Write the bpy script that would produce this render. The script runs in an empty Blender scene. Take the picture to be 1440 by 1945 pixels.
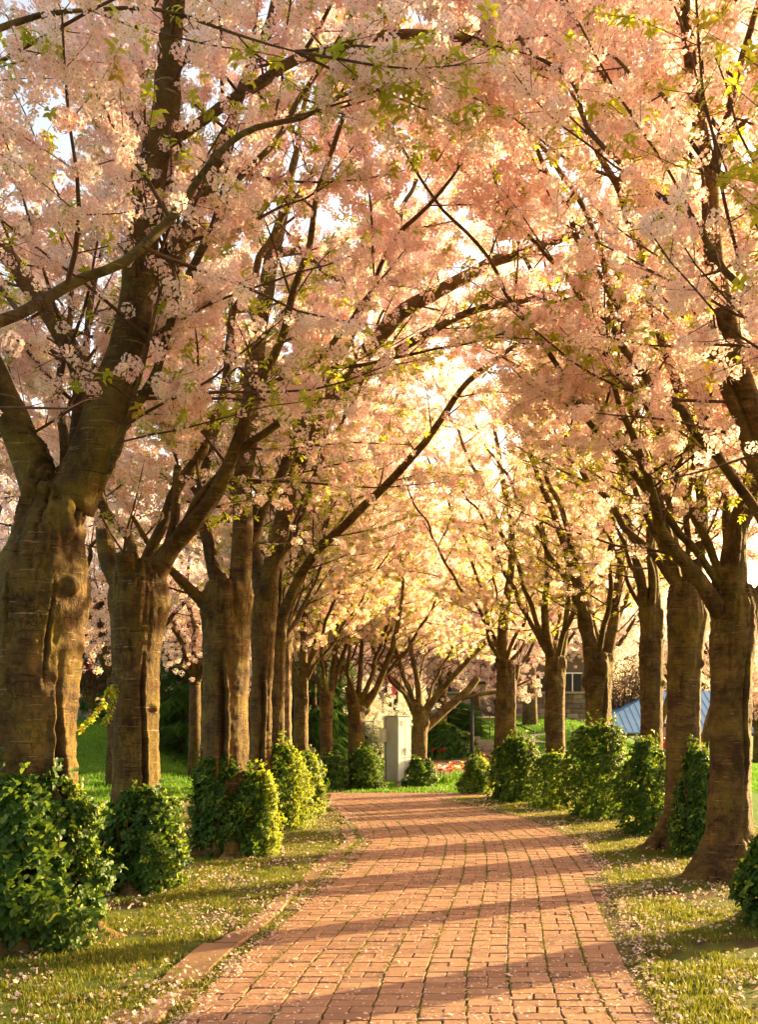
import bpy, math, random
import numpy as np
from mathutils import Vector, noise, Matrix, Euler

random.seed(7); np.random.seed(7)
R = random.Random(11)
PI = math.pi
rad = math.radians
S = bpy.context.scene
C = S.collection

# ---------------------------------------------------------------- camera
CAMH = 1.5
F = 1850.0                      # focal length in photo pixels (photo 1440 x 1945)
HOR = 1390.0
cd = bpy.data.cameras.new('camera'); cam = bpy.data.objects.new('camera', cd); C.objects.link(cam)
cam.location = (0, 0, CAMH); cam.rotation_euler = (rad(90), 0, 0)
cd.sensor_fit = 'VERTICAL'; cd.sensor_height = 36; cd.lens = F / 1945 * 36
cd.shift_y = (HOR - 972.5) / 1945
cd.clip_start = .05; cd.clip_end = 2000
S.camera = cam

# ---------------------------------------------------------------- world and sun
SUN_EL = rad(12.5); SUN_AZ = rad(57.0)       # azimuth from +Y towards +X
w = bpy.data.worlds.new('World'); S.world = w; w.use_nodes = True
nt = w.node_tree; nt.nodes.clear()
sky = nt.nodes.new('ShaderNodeTexSky'); sky.sky_type = 'NISHITA'; sky.sun_disc = False
sky.sun_elevation = SUN_EL; sky.sun_rotation = SUN_AZ
sky.air_density = 1.2; sky.dust_density = 4.0; sky.ozone_density = 0.6
tint = nt.nodes.new('ShaderNodeMix'); tint.data_type = 'RGBA'; tint.blend_type = 'MULTIPLY'
tint.inputs[0].default_value = 1.0; tint.inputs[7].default_value = (1.0, .81, .70, 1)
bgn = nt.nodes.new('ShaderNodeBackground'); bgn.inputs[1].default_value = 0.15
wo = nt.nodes.new('ShaderNodeOutputWorld')
nt.links.new(sky.outputs[0], tint.inputs[6]); nt.links.new(tint.outputs[2], bgn.inputs[0]); nt.links.new(bgn.outputs[0], wo.inputs[0])

sd = bpy.data.lights.new('sun', 'SUN'); sun = bpy.data.objects.new('sun', sd); C.objects.link(sun)
sd.energy = 5.0; sd.angle = rad(0.6); sd.color = (1.0, .73, .32)
tosun = Vector((math.sin(SUN_AZ) * math.cos(SUN_EL), math.cos(SUN_AZ) * math.cos(SUN_EL), math.sin(SUN_EL)))
sun.rotation_euler = tosun.to_track_quat('Z', 'Y').to_euler()
sun.location = tosun * 100

S.view_settings.view_transform = 'Standard'; S.view_settings.look = 'None'
S.view_settings.exposure = 2.28; S.view_settings.gamma = 1.0
try: S.view_settings.use_curve_mapping = False
except Exception: pass
cy = S.cycles
cy.max_bounces = 10; cy.diffuse_bounces = 8; cy.glossy_bounces = 2; cy.transmission_bounces = 8
cy.transparent_max_bounces = 8; cy.volume_bounces = 0
cy.caustics_reflective = False; cy.caustics_refractive = False

# ---------------------------------------------------------------- small helpers
def tag(o, label=None, cat=None, group=None, kind=None):
    if label: o['label'] = label
    if cat: o['category'] = cat
    if group: o['group'] = group
    if kind: o['kind'] = kind
    return o
def empty(name, loc):
    o = bpy.data.objects.new(name, None); C.objects.link(o); o.location = loc; o.empty_display_size = .1
    return o
def P(px, py, Y):                # a point seen at (px, py) of the photo at distance Y
    return Vector(((px - 720) * Y / F, Y, CAMH - (py - HOR) * Y / F))
def ss(a, b, x):
    t = max(0., min(1., (x - a) / (b - a))); return t * t * (3 - 2 * t)
def lerp(a, b, t): return a + (b - a) * t
def interp(x, xs, ys): return float(np.interp(x, xs, ys))

def gz(x, y):                    # height of the ground
    zl = 2.1 * ss(21, 37, y) * ss(-3.2, -8, x)
    zc = 2.3 * ss(30.5, 56, y) * (1 - ss(8, 15, x - (y - 40) * .12))
    zr = -1.0 * ss(40, 75, y) * ss(9, 18, x)
    z = max(zl, zc) + zr
    if z > .02 or y > 26: z += .06 * noise.noise(Vector((x * .25, y * .25, 3)))
    return z
def onground(px, py):            # where the sight line through a photo pixel meets the ground
    Y = 4.0
    while Y < 140:
        p = P(px, py, Y)
        if p.z <= gz(p.x, p.y): return p
        Y *= 1.01
    return P(px, py, 60)

# ---------------------------------------------------------------- materials
def newmat(name):
    m = bpy.data.materials.new(name); m.use_nodes = True
    nt = m.node_tree; nt.nodes.clear()
    return m, nt
class N:
    def __init__(s, nt): s.nt = nt
    def n(s, t, **k):
        x = s.nt.nodes.new(t)
        for a, b in k.items(): setattr(x, a, b)
        return x
    def l(s, a, b): s.nt.links.new(a, b)
    def val(s, sock, v):
        if isinstance(v, (int, float, tuple, list)):
            sock.default_value = v if not (isinstance(v, (tuple, list)) and len(v) == 3 and sock.type == 'RGBA') else (*v, 1)
        else: s.l(v, sock)
    def noise(s, vec, scale, detail=4, rough=.6, dist=0):
        x = s.n('ShaderNodeTexNoise'); x.inputs['Scale'].default_value = scale; x.inputs['Detail'].default_value = detail
        x.inputs['Roughness'].default_value = rough; x.inputs['Distortion'].default_value = dist
        if vec is not None: s.l(vec, x.inputs['Vector'])
        return x.outputs[0]
    def mapv(s, vec, scale=(1, 1, 1), loc=(0, 0, 0)):
        x = s.n('ShaderNodeMapping'); x.inputs['Scale'].default_value = scale; x.inputs['Location'].default_value = loc
        s.l(vec, x.inputs['Vector']); return x.outputs[0]
    def rmp(s, fac, stops):
        x = s.n('ShaderNodeValToRGB'); cr = x.color_ramp
        while len(cr.elements) > 2: cr.elements.remove(cr.elements[-1])
        for i, (p, c) in enumerate(stops):
            e = cr.elements[i] if i < 2 else cr.elements.new(p)
            e.position = p; e.color = (*c, 1) if len(c) == 3 else c
        s.l(fac, x.inputs[0]); return x.outputs[0]
    def step(s, fac, a, b, lo=0., hi=1.):
        x = s.n('ShaderNodeMapRange'); x.inputs[1].default_value = a; x.inputs[2].default_value = b
        x.inputs[3].default_value = lo; x.inputs[4].default_value = hi; s.l(fac, x.inputs[0]); return x.outputs[0]
    def mix(s, fac, a, b, mode='MIX'):
        x = s.n('ShaderNodeMix', data_type='RGBA', blend_type=mode)
        s.val(x.inputs[0], fac); s.val(x.inputs[6], a); s.val(x.inputs[7], b); return x.outputs[2]
    def math(s, op, a, b=0.):
        x = s.n('ShaderNodeMath', operation=op); s.val(x.inputs[0], a); s.val(x.inputs[1], b); return x.outputs[0]
    def bump(s, h, strength=.5, dist=.02, normal=None):
        x = s.n('ShaderNodeBump'); x.inputs['Strength'].default_value = strength; x.inputs['Distance'].default_value = dist
        s.l(h, x.inputs['Height'])
        if normal is not None: s.l(normal, x.inputs['Normal'])
        return x.outputs[0]
    def coord(s, w='Object'): return s.n('ShaderNodeTexCoord').outputs[w]
    def geo(s, w='Position'): return s.n('ShaderNodeNewGeometry').outputs[w]
    def princ(s, col, rough=.8, nrm=None, spec=.3, metal=0.):
        b = s.n('ShaderNodeBsdfPrincipled'); s.val(b.inputs['Base Color'], col); s.val(b.inputs['Roughness'], rough)
        b.inputs['Specular IOR Level'].default_value = spec; b.inputs['Metallic'].default_value = metal
        if nrm is not None: s.l(nrm, b.inputs['Normal'])
        return b.outputs[0]
    def out(s, sh):
        o = s.n('ShaderNodeOutputMaterial'); s.l(sh, o.inputs[0])

def mat_bark(name, dark=(.052, .028, .010), mid=(.145, .083, .026), moss=(.165, .118, .020), mossy=.65, pale=(.42, .31, .19), band=1.0):
    m, t = newmat(name); k = N(t); v = k.geo()
    big = k.noise(v, 3.0, 4, .65); fine = k.noise(v, 42, 5, .7)
    bands = k.noise(k.mapv(v, (4.5, 4.5, 26)), 1.0, 5, .75, .6)
    lent = k.noise(k.mapv(v, (4.5, 4.5, 75), (3, 1, 0)), 1.0, 2, .5)
    base = k.mix(k.step(bands, .36, .64), dark, mid)
    base = k.mix(k.step(k.noise(k.mapv(v, (16, 16, 2.2)), 1.0, 5, .7), .42, .72, 0, .6), base, tuple(c * .55 for c in dark))
    base = k.mix(k.step(big, .60 - mossy * .25, .78 - mossy * .2), base, moss)
    base = k.mix(k.step(k.noise(v, 5.5, 5, .75), .50, .68, 0, .55), base, tuple(c * 1.9 for c in mid))
    base = k.mix(k.step(k.noise(k.mapv(v, (5, 5, 3), (7, 0, 0)), 1.0, 4, .7), .50, .66, 0, .65), base, tuple(c * .6 for c in dark))
    base = k.mix(k.math('MULTIPLY', k.step(lent, .675, .70), .6 * band), base, pale)
    base = k.mix(k.math('MULTIPLY', k.step(lent, .36, .31), .75 * band), base, tuple(c * .35 for c in dark))
    spk = k.n('ShaderNodeTexVoronoi'); spk.inputs['Scale'].default_value = 55; k.l(v, spk.inputs['Vector'])
    mask = k.math('MULTIPLY', k.step(spk.outputs[0], .17, .10), k.step(big, .48, .62))
    base = k.mix(k.math('MULTIPLY', mask, .6), base, (.36, .30, .14))
    base = k.mix(k.step(fine, .25, .75, .30, 0.), base, tuple(c * .5 for c in dark))
    dv = k.n('ShaderNodeVectorMath', operation='ADD'); k.l(k.mapv(v, (1.3, 1.3, .30)), dv.inputs[0]); nz = k.n('ShaderNodeTexNoise'); nz.inputs['Scale'].default_value = 7; k.l(v, nz.inputs['Vector'])
    sc_ = k.n('ShaderNodeVectorMath', operation='SCALE'); k.l(nz.outputs[1], sc_.inputs[0]); sc_.inputs['Scale'].default_value = .16; k.l(sc_.outputs[0], dv.inputs[1])
    vo = k.n('ShaderNodeTexVoronoi'); vo.feature = 'DISTANCE_TO_EDGE'; vo.inputs['Scale'].default_value = 17; k.l(dv.outputs[0], vo.inputs['Vector'])
    plate = k.math('MULTIPLY', k.step(vo.outputs['Distance'], .07, .0), k.step(k.noise(v, 2.3, 3, .6), .47, .60))
    base = k.mix(k.math('MULTIPLY', plate, .45), base, tuple(c * .3 for c in dark))
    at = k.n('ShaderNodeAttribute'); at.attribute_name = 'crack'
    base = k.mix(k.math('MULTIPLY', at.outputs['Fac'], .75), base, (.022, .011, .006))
    h = k.math('ADD', k.math('MULTIPLY', bands, .45), k.math('MULTIPLY', fine, .8))
    h = k.math('ADD', h, k.math('MULTIPLY', k.noise(v, 14, 4, .7), 1.2))
    h = k.math('ADD', h, k.math('MULTIPLY', k.noise(k.mapv(v, (26, 26, 4)), 1.0, 4, .7), .7)); h = k.math('SUBTRACT', h, k.math('MULTIPLY', plate, .9)); h = k.math('ADD', h, k.math('MULTIPLY', k.noise(v, 95, 4, .75), .6))
    k.out(k.princ(base, .82, k.bump(h, .8, .018), .25)); return m

def mat_plain(name, col, rough=.7, nscale=8, amount=.3, bump=.15, spec=.3, metal=0., coord='Object'):
    m, t = newmat(name); k = N(t); v = k.coord(coord)
    a = k.noise(v, nscale, 5, .65)
    c = k.mix(k.step(a, .3, .7), tuple(x * (1 - amount) for x in col), tuple(min(1, x * (1 + amount * .6)) for x in col))
    k.out(k.princ(c, rough, k.bump(k.noise(v, nscale * 6, 4, .7), bump, .01), spec, metal)); return m

def mat_leafy(name, c1, c2, trans=.5, rough=.5, c3=None, spec=.25, tcol=None, wpos=1.2):
    # thin leaf or petal: colour varies from piece to piece and from clump to clump
    m, t = newmat(name); k = N(t)
    oi = k.n('ShaderNodeObjectInfo').outputs['Random']
    pn = k.noise(k.geo(), wpos, 3, .6)
    f = k.math('ADD', k.math('MULTIPLY', oi, .45), k.math('MULTIPLY', k.step(pn, .3, .7), .55))
    col = k.mix(f, c1, c2)
    if c3: col = k.mix(k.math('GREATER_THAN', oi, .93), col, c3)
    b = k.n('ShaderNodeBsdfPrincipled'); k.l(col, b.inputs['Base Color']); b.inputs['Roughness'].default_value = rough
    b.inputs['Specular IOR Level'].default_value = spec
    tr = k.n('ShaderNodeBsdfTranslucent')
    if tcol: k.l(k.mix(.6, col, tcol), tr.inputs[0])
    else: k.l(col, tr.inputs[0])
    mx = k.n('ShaderNodeMixShader'); mx.inputs[0].default_value = trans
    k.l(b.outputs[0], mx.inputs[1]); k.l(tr.outputs[0], mx.inputs[2]); k.out(mx.outputs[0]); return m

M = {}
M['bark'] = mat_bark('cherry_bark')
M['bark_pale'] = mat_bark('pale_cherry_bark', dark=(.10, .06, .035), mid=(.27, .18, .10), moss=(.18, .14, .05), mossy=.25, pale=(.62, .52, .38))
M['twig'] = mat_plain('twig_bark', (.10, .050, .030), .85, 30, .4, .3, coord='Object')
M['petal'] = mat_leafy('cherry_petal', (.93, .71, .665), (.95, .84, .785), .57, .6, spec=.15)
M['petal_pink'] = mat_leafy('pink_cherry_petal', (.91, .60, .57), (.935, .73, .685), .55, .6, spec=.15)
M['petal_white'] = mat_leafy('white_petal', (.74, .74, .68), (.82, .82, .77), .45, .6, spec=.15)
M['stamen'] = mat_plain('flower_centre', (.16, .025, .025), .8, 30, .2)
M['young_leaf'] = mat_leafy('young_cherry_leaf', (.22, .33, .03), (.42, .44, .045), .55, .45, (.34, .20, .05), tcol=(.68, .66, .05))
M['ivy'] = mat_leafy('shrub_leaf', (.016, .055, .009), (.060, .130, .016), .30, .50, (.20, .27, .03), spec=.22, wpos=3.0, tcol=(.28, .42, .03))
M['ivy_gold_or_lit'] = mat_leafy('golden_or_sunlit_shrub_leaf', (.15, .25, .022), (.42, .45, .035), .40, .5, (.05, .12, .02), spec=.22, wpos=4.0, tcol=(.55, .60, .04))  # golden foliage, also standing in for sunlit leaves on the shrubs
M['conifer'] = mat_leafy('conifer_needle', (.050, .115, .022), (.095, .180, .035), .30, .6, wpos=.8)
M['grass'] = mat_leafy('grass_blade', (.050, .095, .010), (.150, .170, .016), .40, .5, (.30, .22, .06), wpos=.9, tcol=(.34, .34, .03))
M['lawn_blade'] = mat_leafy('lawn_blade', (.110, .20, .012), (.190, .29, .018), .4, .5, wpos=.5, tcol=(.12, .36, .02))
M['moss'] = mat_leafy('joint_moss', (.10, .12, .015), (.22, .21, .025), .3, .7, wpos=4)
M['fallen'] = mat_leafy('fallen_petal', (.60, .42, .36), (.76, .60, .53), .25, .6, (.40, .24, .14), spec=.15, wpos=5)
M['mulch'] = mat_plain('bark_mulch', (.17, .085, .045), .95, 20, .5, .9)
M['metal_grey'] = mat_plain('grey_painted_steel', (.40, .43, .42), .5, 3, .1, .05, .4)
M['metal_pale'] = mat_plain('pale_weathered_steel', (.70, .70, .64), .55, 3, .16, .05, .4)
M['concrete'] = mat_plain('cream_concrete', (.52, .42, .29), .85, 14, .25, .3)
M['black'] = mat_plain('black_metal', (.018, .017, .016), .5, 10, .2)
M['stone'] = mat_plain('grey_stone', (.20, .165, .135), .9, 9, .35, .5)
M['stone2'] = mat_plain('brown_stone', (.15, .115, .09), .9, 9, .35, .5)
M['stone_pale'] = mat_plain('pale_stone', (.33, .27, .20), .9, 9, .3, .5)
M['pave'] = mat_plain('pale_paving', (.52, .47, .40), .85, 4, .15, .2)
M['roof'] = mat_plain('blue_metal_roof', (.33, .45, .55), .45, 2, .12, .03, .5)
M['roof_seam'] = mat_plain('roof_seam', (.13, .24, .34), .5, 2, .1)
M['wood'] = mat_plain('dark_wood', (.09, .055, .035), .8, 10, .3)
M['redcloth'] = mat_plain('red_cloth', (.52, .05, .06), .8, 10, .2)
M['pinkcloth'] = mat_plain('pink_cloth', (.55, .10, .16), .8, 10, .2)
M['blue'] = mat_plain('blue_plastic', (.10, .30, .62), .5, 5, .1)
M['glass_dark'] = mat_plain('dark_opening', (.015, .015, .016), .35, 5, .1)
M['white'] = mat_plain('white_paint', (.70, .70, .68), .6, 5, .08)
M['tul_red'] = mat_leafy('red_tulip', (.60, .03, .03), (.72, .07, .04), .35, .5)
M['tul_pink'] = mat_leafy('pink_tulip', (.80, .25, .30), (.85, .45, .45), .35, .5)
M['tul_white'] = mat_leafy('white_tulip', (.82, .80, .70), (.85, .83, .78), .35, .5)
M['tul_yellow'] = mat_leafy('yellow_tulip', (.80, .60, .06), (.85, .70, .1), .35, .5)

def mat_brick():
    m, t = newmat('path_brick'); k = N(t); v = k.geo()
    oi = k.n('ShaderNodeObjectInfo').outputs['Random']
    at = k.n('ShaderNodeAttribute'); at.attribute_name = 'tone'
    f = k.math('FRACT', k.math('ADD', k.math('MULTIPLY', oi, 1.0), at.outputs['Fac']))
    col = k.rmp(f, [(0., (.25, .130, .078)), (.35, (.30, .162, .096)), (.7, (.35, .20, .120)), (1., (.26, .145, .098))])
    bl = k.noise(v, 1.3, 4, .6)
    col = k.mix(k.step(bl, .35, .7, 0, .45), col, (.38, .22, .14))
    col = k.mix(k.step(k.math('FRACT', k.math('MULTIPLY', f, 7.3)), .72, .95, 0, .5), col, (.16, .085, .06))
    sp = k.noise(v, 160, 3, .7); col = k.mix(k.step(sp, .58, .74, 0, .5), col, (.09, .04, .025))
    st = k.noise(v, 22, 5, .75); col = k.mix(k.step(st, .52, .72, 0, .55), col, (.14, .085, .04)); col = k.mix(k.step(k.noise(v, 260, 2, .6), .60, .70, 0, .45), col, (.50, .30, .19))
    k.out(k.princ(col, .88, k.bump(k.math('ADD', k.noise(v, 150, 4, .75), k.noise(v, 28, 3, .6)), .8, .006), .25)); return m
M['brick'] = mat_brick()
def mat_bed():
    m, t = newmat('path_bed'); k = N(t); v = k.geo()
    col = k.mix(k.step(k.noise(v, 9, 4, .6), .42, .58), (.050, .030, .014), (.105, .105, .018))
    k.out(k.princ(col, .95, k.bump(k.noise(v, 120, 4, .7), .8, .01))); return m
M['bed'] = mat_bed()
def mat_kerb():
    m, t = newmat('kerb_slab'); k = N(t); v = k.geo()
    col = k.mix(k.step(k.noise(v, 3, 5, .6), .3, .7), (.15, .080, .045), (.26, .145, .085))
    col = k.mix(k.step(k.noise(v, 130, 3, .7), .58, .72, 0, .6), col, (.10, .05, .03))
    k.out(k.princ(col, .88, k.bump(k.noise(v, 90, 4, .7), .5, .006))); return m
M['kerb'] = mat_kerb()
def mat_ground():
    m, t = newmat('ground'); k = N(t); v = k.geo()
    soil = k.mix(k.step(k.noise(v, 45, 6, .8), .38, .62), (.040, .022, .010), (.12, .072, .030))
    grn = k.mix(k.step(k.noise(v, 7, 5, .7), .35, .65), (.055, .085, .012), (.13, .155, .018))
    lawn = k.mix(k.step(k.noise(v, 30, 5, .7), .35, .65), (.045, .130, .008), (.085, .200, .012))
    c = k.mix(k.step(k.noise(v, 2.1, 4, .65), .46, .62), grn, soil)
    sx = k.n('ShaderNodeSeparateXYZ'); k.l(v, sx.inputs[0])
    far = k.math('MAXIMUM', k.step(sx.outputs[0], -3.6, -5.0), k.math('MAXIMUM', k.step(sx.outputs[0], 5.2, 6.6), k.step(sx.outputs[1], 24.5, 26.5)))
    c = k.mix(far, c, lawn)
    k.out(k.princ(c, .95, k.bump(k.noise(v, 70, 5, .75), .9, .03), .15)); return m
M['ground'] = mat_ground()

# ---------------------------------------------------------------- mesh builder
class MB:
    def __init__(s): s.v = []; s.f = []; s.mi = []; s.cur = 0
    def quad(s, *ids): s.f.append(ids); s.mi.append(s.cur)
    def tube(s, pts, rs, sides=6, cap=True):
        n = len(pts); b = len(s.v)
        ref = Vector((.31, .17, .93)) if abs((pts[-1] - pts[0]).normalized().z) < .8 else Vector((.95, .2, .1))
        cs = [(math.cos(2 * PI * i / sides), math.sin(2 * PI * i / sides)) for i in range(sides)]
        for i in range(n):
            d = (pts[min(i + 1, n - 1)] - pts[max(i - 1, 0)])
            if d.length < 1e-9: d = Vector((0, 0, 1))
            d.normalize(); a = d.cross(ref); a.normalize(); c = d.cross(a)
            r = rs[i]; p = pts[i]
            for (x, y) in cs: s.v.append((p.x + (a.x * x + c.x * y) * r, p.y + (a.y * x + c.y * y) * r, p.z + (a.z * x + c.z * y) * r))
        for i in range(n - 1):
            o = b + i * sides
            for j in range(sides):
                j2 = (j + 1) % sides
                s.quad(o + j, o + j2, o + sides + j2, o + sides + j)
        if cap:
            s.quad(*[b + j for j in range(sides)][::-1]); s.quad(*[b + (n - 1) * sides + j for j in range(sides)])
    def box(s, c, d, rz=0., taper=0., bev=0.):
        b = len(s.v); ca, sa = math.cos(rz), math.sin(rz)
        for z in (-1, 1):
            for (x, y) in ((-1, -1), (1, -1), (1, 1), (-1, 1)):
                f = 1 - (taper if z > 0 else 0)
                X, Y = x * d[0] / 2 * f, y * d[1] / 2 * f
                s.v.append((c[0] + X * ca - Y * sa, c[1] + X * sa + Y * ca, c[2] + z * d[2] / 2))
        for q in ((3, 2, 1, 0), (4, 5, 6, 7), (0, 1, 5, 4), (1, 2, 6, 5), (2, 3, 7, 6), (3, 0, 4, 7)): s.quad(*[b + i for i in q])
    def ball(s, c, r, seg=8, sq=(1, 1, 1)):
        b = len(s.v); rings = max(3, seg // 2)
        s.v.append((c[0], c[1], c[2] + r * sq[2]))
        for i in range(1, rings):
            a = PI * i / rings
            for j in range(seg):
                t = 2 * PI * j / seg
                s.v.append((c[0] + r * sq[0] * math.sin(a) * math.cos(t), c[1] + r * sq[1] * math.sin(a) * math.sin(t), c[2] + r * sq[2] * math.cos(a)))
        s.v.append((c[0], c[1], c[2] - r * sq[2])); e = len(s.v) - 1
        for j in range(seg): s.quad(b, b + 1 + j, b + 1 + (j + 1) % seg)
        for i in range(rings - 2):
            for j in range(seg):
                o = b + 1 + i * seg; s.quad(o + j, o + seg + j, o + seg + (j + 1) % seg, o + (j + 1) % seg)
        o = b + 1 + (rings - 2) * seg
        for j in range(seg): s.quad(e, o + (j + 1) % seg, o + j)
    def mesh(s, name, mats, smooth=True):
        me = bpy.data.meshes.new(name); me.from_pydata(s.v, [], s.f)
        for m in (mats if isinstance(mats, (list, tuple)) else [mats]): me.materials.append(m)
        if len(me.materials) > 1: me.polygons.foreach_set('material_index', s.mi)
        if smooth: me.polygons.foreach_set('use_smooth', [True] * len(me.polygons))
        me.update(); return me
    def build(s, name, mats, parent=None, smooth=True, origin=None, link=True):
        if origin is not None:
            ox, oy, oz = origin; s.v = [(x - ox, y - oy, z - oz) for x, y, z in s.v]
        o = bpy.data.objects.new(name, s.mesh(name, mats, smooth))
        if link: C.objects.link(o)
        if parent is not None:
            o.parent = parent
            if origin is None: o.matrix_parent_inverse = Matrix() if parent.parent is not None else Matrix.Translation(-parent.location)
            else: o.location = Vector(origin) - parent.location
        elif origin is not None: o.location = origin
        return o
def bevel(o, w=.01, seg=2):
    b = o.modifiers.new('bevel', 'BEVEL'); b.width = w; b.segments = seg; b.limit_method = 'ANGLE'; return o

# ---------------------------------------------------------------- scatter on points (only inside one crown, shrub, lawn ...)
def scatter_group(name, sources):
    g = bpy.data.node_groups.new(name, 'GeometryNodeTree')
    g.interface.new_socket('Geometry', in_out='INPUT', socket_type='NodeSocketGeometry')
    g.interface.new_socket('Geometry', in_out='OUTPUT', socket_type='NodeSocketGeometry')
    gi = g.nodes.new('NodeGroupInput'); go = g.nodes.new('NodeGroupOutput')
    ip = g.nodes.new('GeometryNodeInstanceOnPoints'); jn = g.nodes.new('GeometryNodeJoinGeometry')
    g.links.new(gi.outputs[0], ip.inputs['Points'])
    for src in reversed(sources):
        oi = g.nodes.new('GeometryNodeObjectInfo'); oi.inputs['Object'].default_value = src; oi.inputs['As Instance'].default_value = False
        ti = g.nodes.new('GeometryNodeGeometryToInstance')
        g.links.new(oi.outputs['Geometry'], ti.inputs[0]); g.links.new(ti.outputs[0], jn.inputs[0])
    g.links.new(jn.outputs[0], ip.inputs['Instance']); ip.inputs['Pick Instance'].default_value = True
    def attr(nm, ty):
        a = g.nodes.new('GeometryNodeInputNamedAttribute'); a.data_type = ty; a.inputs[0].default_value = nm
        return a.outputs[0]
    g.links.new(attr('pick', 'INT'), ip.inputs['Instance Index'])
    g.links.new(attr('rot', 'FLOAT_VECTOR'), ip.inputs['Rotation'])
    g.links.new(attr('scl', 'FLOAT'), ip.inputs['Scale'])
    g.links.new(ip.outputs[0], go.inputs[0])
    return g
def scatter(name, pts, rots, scls, picks, group, mat, parent=None, kind='stuff'):
    pts = np.asarray(pts, dtype=np.float32).reshape(-1, 3)
    n = len(pts)
    off = np.array(parent.location, dtype=np.float32) if parent is not None else np.zeros(3, np.float32)
    me = bpy.data.meshes.new(name); me.vertices.add(n); me.vertices.foreach_set('co', (pts - off).ravel())
    a = me.attributes.new('rot', 'FLOAT_VECTOR', 'POINT'); a.data.foreach_set('vector', np.asarray(rots, dtype=np.float32).ravel())
    a = me.attributes.new('scl', 'FLOAT', 'POINT'); a.data.foreach_set('value', np.asarray(scls, dtype=np.float32).ravel())
    a = me.attributes.new('pick', 'INT', 'POINT'); a.data.foreach_set('value', np.asarray(picks, dtype=np.int32).ravel())
    me.materials.append(mat)
    o = bpy.data.objects.new(name, me); C.objects.link(o); o['kind'] = kind
    if parent is not None: o.parent = parent
    md = o.modifiers.new('scatter', 'NODES'); md.node_group = group
    return o

# sources (never linked to the scene)
def petal_fan(mb, c, nrm, size, npet=5, cup=.25, rot=0., mat_p=0, mat_c=1, centre=True):
    nrm = nrm.normalized(); a = nrm.orthogonal().normalized(); b = nrm.cross(a)
    c0 = len(mb.v); mb.v.append(tuple(c))
    for i in range(npet):
        t = rot + 2 * PI * i / npet
        d = a * math.cos(t) + b * math.sin(t); e = nrm.cross(d)
        m_ = c + d * size * .62 + nrm * size * cup * .55
        tip = c + d * size * (1 + R.uniform(-.08, .08)) + nrm * size * cup
        k = len(mb.v)
        mb.v += [tuple(m_ + e * size * .40), tuple(tip), tuple(m_ - e * size * .40)]
        mb.cur = mat_p; mb.quad(c0, k + 2, k + 1, k)
    if centre:
        mb.cur = mat_c; k = len(mb.v); q = c + nrm * size * .10
        for i in range(3):
            t = 2 * PI * i / 3 + rot; mb.v.append(tuple(q + (a * math.cos(t) + b * math.sin(t)) * size * .24))
        mb.quad(k, k + 1, k + 2)
    mb.cur = mat_p
def blossom_src(i, mats, n=17, rr=.043, fs=.0150):
    mb = MB()
    for k in range(n):
        z = 1 - 2 * (k + .5) / n; ph = k * 2.39996 + i
        d = Vector((math.sqrt(1 - z * z) * math.cos(ph), math.sqrt(1 - z * z) * math.sin(ph), z * .85 - .1))
        p = d * rr * R.uniform(.65, 1.15)
        petal_fan(mb, p, (d + Vector((R.uniform(-.5, .5), R.uniform(-.5, .5), R.uniform(-.6, .2)))), fs * R.uniform(.85, 1.15), rot=R.random() * 6)
    return mb.build('blossom_cluster', mats, link=False, smooth=False)
def leaf_blade(mb, base, d, up, L, W, fold=.2):
    d = d.normalized(); e = d.cross(up).normalized(); n_ = e.cross(d)
    k = len(mb.v)
    mb.v += [tuple(base), tuple(base + d * L * .35 + e * W * .48 + n_ * fold * W), tuple(base + d * L * .75 + e * W * .36 + n_ * fold * W * .6),
             tuple(base + d * L - n_ * L * .12), tuple(base + d * L * .75 - e * W * .36 + n_ * fold * W * .6), tuple(base + d * L * .35 - e * W * .48 + n_ * fold * W),
             tuple(base + d * L * .55)]
    mb.quad(k, k + 1, k + 6); mb.quad(k + 1, k + 2, k + 6); mb.quad(k + 2, k + 3, k + 6)
    mb.quad(k + 3, k + 4, k + 6); mb.quad(k + 4, k + 5, k + 6); mb.quad(k + 5, k, k + 6)
def sprig_src(n=6, L=.050, W=.023):
    mb = MB()
    for k in range(n):
        t = k * 2.4; d = Vector((math.cos(t), math.sin(t), R.uniform(-.5, .5)))
        leaf_blade(mb, Vector((0, 0, k * .008)), d, Vector((0, 0, 1)), L * R.uniform(.7, 1.2), W)
    return mb.build('leaf_sprig', M['young_leaf'], link=False)
def ivy_src(mat, L=.050, W=.034, n=4):
    mb = MB()
    for k in range(n):
        t = k * 2.1 + R.random(); d = Vector((math.cos(t), math.sin(t), R.uniform(.1, .9)))
        leaf_blade(mb, Vector((R.uniform(-.01, .01), R.uniform(-.01, .01), k * .006)), d, Vector((0, 0, 1)), L * R.uniform(.7, 1.2), W * R.uniform(.85, 1.1), .15)
    return mb.build('shrub_sprig', mat, link=False)
def tuft_src(mat, n=14, h=.05, wd=.0035, spread=.045):
    mb = MB()
    for k in range(n):
        x, y = R.gauss(0, spread), R.gauss(0, spread); t = R.random() * 6.28; hh = h * R.uniform(.5, 1.3)
        lx, ly = math.cos(t) * hh * R.uniform(.1, .6), math.sin(t) * hh * R.uniform(.1, .6)
        ex, ey = -math.sin(t) * wd, math.cos(t) * wd
        b = len(mb.v)
        mb.v += [(x - ex, y - ey, -.01), (x + ex, y + ey, -.01), (x + lx * .4 + ex * .8, y + ly * .4 + ey * .8, hh * .6), (x + lx * .4 - ex * .8, y + ly * .4 - ey * .8, hh * .6), (x + lx, y + ly, hh)]
        mb.quad(b, b + 1, b + 2, b + 3); mb.quad(b + 3, b + 2, b + 4)
    return mb.build('grass_tuft', mat, link=False, smooth=False)
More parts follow.
